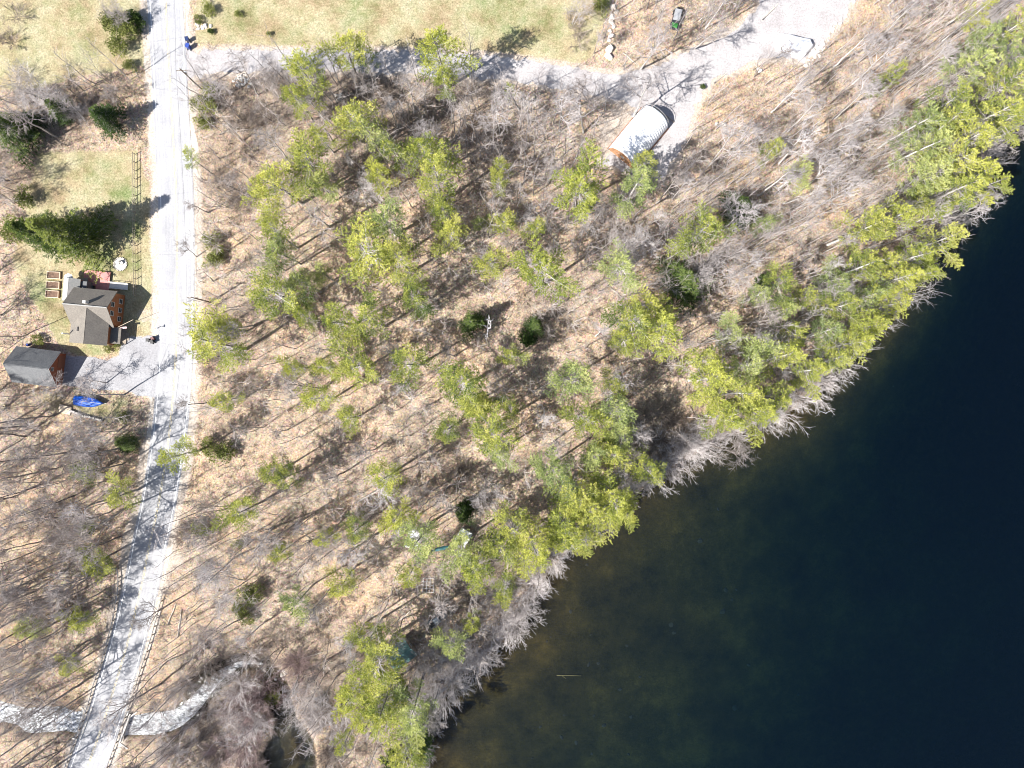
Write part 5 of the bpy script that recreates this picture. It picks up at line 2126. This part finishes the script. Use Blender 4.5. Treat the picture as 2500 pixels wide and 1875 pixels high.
M_dk = simple("dark_car_paint", (.03, .035, .035), .35, .2)
car('off_road_car', 1651, 46, math.radians(-104), M_dk, simple("grey_soft_top", (.30, .31, .33), .8, .1), simple("green_paint", (.06, .28, .06), .35, .15),
    "small black off-road car with a grey roof and green bonnet parked in the brush", "car")
car('pickup_truck', 1066, 1514, math.radians(40), simple("grey_car_paint", (.22, .24, .25), .4, .15), simple("grey_car_roof", (.38, .40, .42), .35, .1), bpy.data.materials["grey_car_paint"],
    "grey pickup truck parked under bare trees near the lake", "pickup", True)

# ---- white tarpaulin heap
x, y = P(1938, 110, .6)
hp = empty('tarp_covered_pile', (x, y, 0.04))
ow = PP([(1891, 112), (1899, 84), (1925, 88), (1958, 97), (1978, 99), (1984, 116), (1966, 136), (1935, 130), (1912, 122)], .6) - np.array([x, y])
b = MB()
n = len(ow)
cen_ = ow.mean(0)
rings = [(1.0, 0), (.97, 1.0), (.88, 1.6), (.6, 1.9), (.25, 2.0)]
v = []
for k_, (sc, zz) in enumerate(rings):
    for j, q in enumerate(ow):
        w_ = cen_ + (q - cen_) * sc
        v.append((w_[0], w_[1], zz + (.1 * math.sin(j * 2.3 + k_) if k_ > 1 else 0)))
v.append((cen_[0], cen_[1], 2.05))
f = [(k_ * n + j, k_ * n + (j + 1) % n, (k_ + 1) * n + (j + 1) % n, (k_ + 1) * n + j) for k_ in range(4) for j in range(n)]
f += [(4 * n + j, 4 * n + (j + 1) % n, 5 * n) for j in range(n)]
f = [tuple(reversed(q)) for q in f]
b.add(v, f)
b.build('tarpaulin', tarp("white_tarpaulin", (.62, .64, .72), (.80, .82, .86)), hp)
b = MB()
for j in range(0, n, 2):
    b.tube([(ow[j][0], ow[j][1], .05), (cen_[0] + (ow[j][0] - cen_[0]) * .9, cen_[1] + (ow[j][1] - cen_[1]) * .9, 1.65)], .02, 4)
b.build('rope', M_blue, hp)
tag(hp, "large white tarpaulin over a pile on the gravel clearing", "tarpaulin")

# ---- utility poles and wires
M_pole = simple("pole_timber", (.20, .16, .13), .85, .2)


def upole(u, v, hp_, rz, lab, offx=0):
    x, y = P(u, v)
    r0 = empty('utility_pole', (x, y, 0), rz)
    b = MB()
    b.tube([(0, 0, -.3), (0, 0, hp_)], [.19, .12], 10)
    b.build('pole', M_pole, r0)
    b = MB()
    b.box((0, 0, hp_ - .8), (2.3, .12, .14))
    b.build('crossarm', M_pole, r0)
    for xx in (-1.05, -.5, .5, 1.05):
        b = MB()
        b.tube([(xx, 0, hp_ - .73), (xx, 0, hp_ - .65), (xx, 0, hp_ - .5)], [.05, .07, .03], 8)
        b.build('insulator', M_frame, r0)
    if offx:
        b = MB()
        b.tube([(0, .3, hp_ - 3), (0, .3, hp_ - 2)], .22, 12)
        b.build('transformer', M_metal, r0)
    tag(r0, lab, "utility pole", "utility poles")
    return (x, y, hp_ - .5)


pa_ = upole(493, 219, 10.0, 0.05, "utility pole at the corner of the gravel drive and the road", 1)
pb_ = upole(513, 738, 9.0, 0, "utility pole on the wood side of the road opposite the house")
pc_ = P(470, -380) + (9.5,)
pd_ = P(455, 1240) + (9.5,)


def wire(a, c, sag, lab, off=0.0, name='power_line'):
    a, c = np.array(a), np.array(c)
    pts = []
    for t in np.linspace(0, 1, 15):
        q = a + (c - a) * t + np.array([off, 0, 0])
        q[2] -= sag * 4 * t * (1 - t)
        pts.append(q)
    b = MB()
    b.tube(pts, .016, 4)
    tag(b.build(name, M_blackp), lab, "power line", "power lines")


for off, nm in ((-1.05, "leftmost"), (1.05, "rightmost")):
    wire(pa_, pb_, .8, "%s thin black wire between the two utility poles" % nm, off)
    wire(pa_, pc_, .8, "%s thin black wire from the drive-corner pole off the top edge" % nm, off)
    wire(pb_, pd_, .8, "%s thin black wire running down from the pole opposite the house" % nm, off)
wire(pa_, P(640, -300) + (8,), .6, "thin black wire slanting across the field from the drive-corner pole", 0)

# ---- guard rails
def rail(pts_px, lab):
    ln = smooth_line(PP(pts_px), 1.0)
    cm = np.concatenate([[0], np.cumsum(np.linalg.norm(np.diff(ln, axis=0), axis=1))])
    c0 = ln[0]
    r0 = empty('guard_rail', (c0[0], c0[1], 0))
    b = MB()
    n_ = side_of(ln)
    for zz, w_ in ((.72, .05), (.62, .09), (.52, .05)):
        b.tube([(p[0] - c0[0] + k_[0] * 0, p[1] - c0[1], zz) for p, k_ in zip(ln, n_)], w_ * 1.1, 4)
    b.build('beam', M_steel, r0)
    for s in np.arange(0.2, cm[-1], 1.9):
        q = along(ln, cm, s)
        b = MB()
        b.box((q[0] - c0[0] + .12, q[1] - c0[1], .35), (.2, .2, .95), .3)
        b.build('post', M_woodd, r0)
    tag(r0, lab, "guard rail", "guard rails")


rail([(289, 1385), (292, 1412), (290, 1445), (284, 1480), (276, 1520), (262, 1575), (248, 1622), (232, 1668), (221, 1708), (211, 1740), (200, 1768), (188, 1800), (173, 1840), (160, 1877), (148, 1912)],
     "steel guard rail along the left edge of the road")
rail([(401, 1443), (394, 1472), (382, 1518), (366, 1574), (348, 1628), (330, 1684), (312, 1739), (300, 1766), (286, 1810), (272, 1848), (262, 1877), (250, 1910)],
     "steel guard rail along the right edge of the road")

# ---- bridge: deck, parapets, wing walls
br_ = empty('bridge', P(262, 1772) + (0,))
bx0, by0 = P(262, 1772)
seg = []
for u, v in [(207, 1718), (330, 1718), (304, 1805), (178, 1805)]:
    x, y = P(u, v)
    seg.append((x - bx0, y - by0))
b = MB()
q = [(P(u, v)[0] - bx0, P(u, v)[1] - by0) for u, v in [(222, 1728), (318, 1728), (290, 1812), (190, 1812)]]
b.poly(q, -.45, .02)
b.build('deck', M_conc, br_)
for nm, l_ in (('parapet', [(226, 1726), (196, 1806)]), ('parapet', [(319, 1742), (293, 1812)])):
    a_, c_ = [np.array(P(u, v)) - np.array([bx0, by0]) for u, v in l_]
    dv = c_ - a_
    b = MB()
    b.box(((a_[0] + c_[0]) / 2, (a_[1] + c_[1]) / 2, -.1), (float(np.hypot(*dv)), .32, .75), math.atan2(dv[1], dv[0]))
    b.build(nm, M_conc, br_)
for l_ in ([(311, 1755), (334, 1738)], [(290, 1812), (312, 1828)], [(212, 1742), (200, 1728)], [(192, 1806), (176, 1802)]):
    a_, c_ = [np.array(P(u, v)) - np.array([bx0, by0]) for u, v in l_]
    dv = c_ - a_
    b = MB()
    b.box(((a_[0] + c_[0]) / 2, (a_[1] + c_[1]) / 2, -.55), (float(np.hypot(*dv)), .3, 1.35), math.atan2(dv[1], dv[0]))
    b.build('wing_wall', M_conc, br_)
tag(br_, "concrete road bridge over the rushing stream", "bridge")

# ---- small things in the lower wood
x, y = P(1046, 1428)
b = MB()
for i in range(4):
    b.box((-1.15 + i * .77, 0, .16), (.12, 3.3, .14), -.05)
for i in range(5):
    b.box((0, -1.5 + i * .75, .28), (2.6, .1, .08), -.05)
tag(b.build('timber_lattice', simple("whitewashed_timber", (.66, .62, .60), .8, .12), None, False, (x, y, height(x, y)), 0), "pale timber lattice lying flat in the lower wood", "timber frame")


def hut(u, v, hx, hy, ze, zr, rz, wm, rm, lab, cat, nm):
    x, y = P(u, v, ze)
    r0 = empty(nm, (x, y, height(x, y)), rz)
    gable(hx, hy, ze, zr).build('wall', wm, r0)
    k = (zr - ze) / hy
    b = MB()
    b.slab([(-hx - .25, hy + .25, ze - k * .25), (hx + .25, hy + .25, ze - k * .25), (hx + .25, 0, zr + .02), (-hx - .25, 0, zr + .02)], .08)
    b.slab([(-hx - .25, 0, zr + .02), (hx + .25, 0, zr + .02), (hx + .25, -hy - .25, ze - k * .25), (-hx - .25, -hy - .25, ze - k * .25)], .08)
    b.build('roof', rm, r0)
    window(r0, (hx + .02, 0, ze * .55), .7, .7, 0)
    b = MB()
    b.box((0, -hy - .02, .95), (.8, .08, 1.9))
    b.build('door', M_woodd, r0)
    tag(r0, lab, cat)


hut(978, 1598, 2.6, 2.1, 2.2, 3.3, math.radians(40), M_woodd, simple("teal_roof", (.10, .20, .20), .6, .25), "small cabin with a dark teal roof hidden under the pines", "cabin", 'cabin')
M_camper = simple("camper_white", (.72, .73, .75), .5, .08)
hut(1008, 1317, 1.7, 1.1, 2.1, 2.3, math.radians(75), M_camper, M_camper, "white camping trailer half hidden by pines, left of the pair", "trailer", 'camping_trailer')
hut(1128, 1317, 1.9, 1.1, 2.1, 2.3, math.radians(60), M_camper, M_camper, "white camping trailer half hidden by pines, right of the pair", "trailer", 'camping_trailer')
x, y = P(1078, 1339)
r0 = empty('upturned_canoe', (x, y, height(x, y)), .25)
b = MB()
n = 11
v = []
for i in range(n):
    t = i / (n - 1)
    w = .42 * math.sin(math.pi * min(.97, max(.03, t))) ** .6
    for j in range(7):
        a = math.pi * j / 6
        v.append((-2.4 + 4.8 * t, -w * math.cos(a), .05 + .38 * math.sin(a) * (w / .42) ** .5))
b.add(v, [(i * 7 + j, (i + 1) * 7 + j, (i + 1) * 7 + j + 1, i * 7 + j + 1) for i in range(n - 1) for j in range(6)])
b.build('hull', simple("teal_canoe_paint", (.06, .20, .22), .5, .2), r0, True)
b = MB()
b.box((2.3, 0, .25), (.4, .3, .3))
b.build('bow', simple("red_canoe_tip", (.5, .06, .07), .5, .2), r0)
tag(r0, "dark teal upturned canoe with a red tip between the two camping trailers", "canoe")

write_labels()
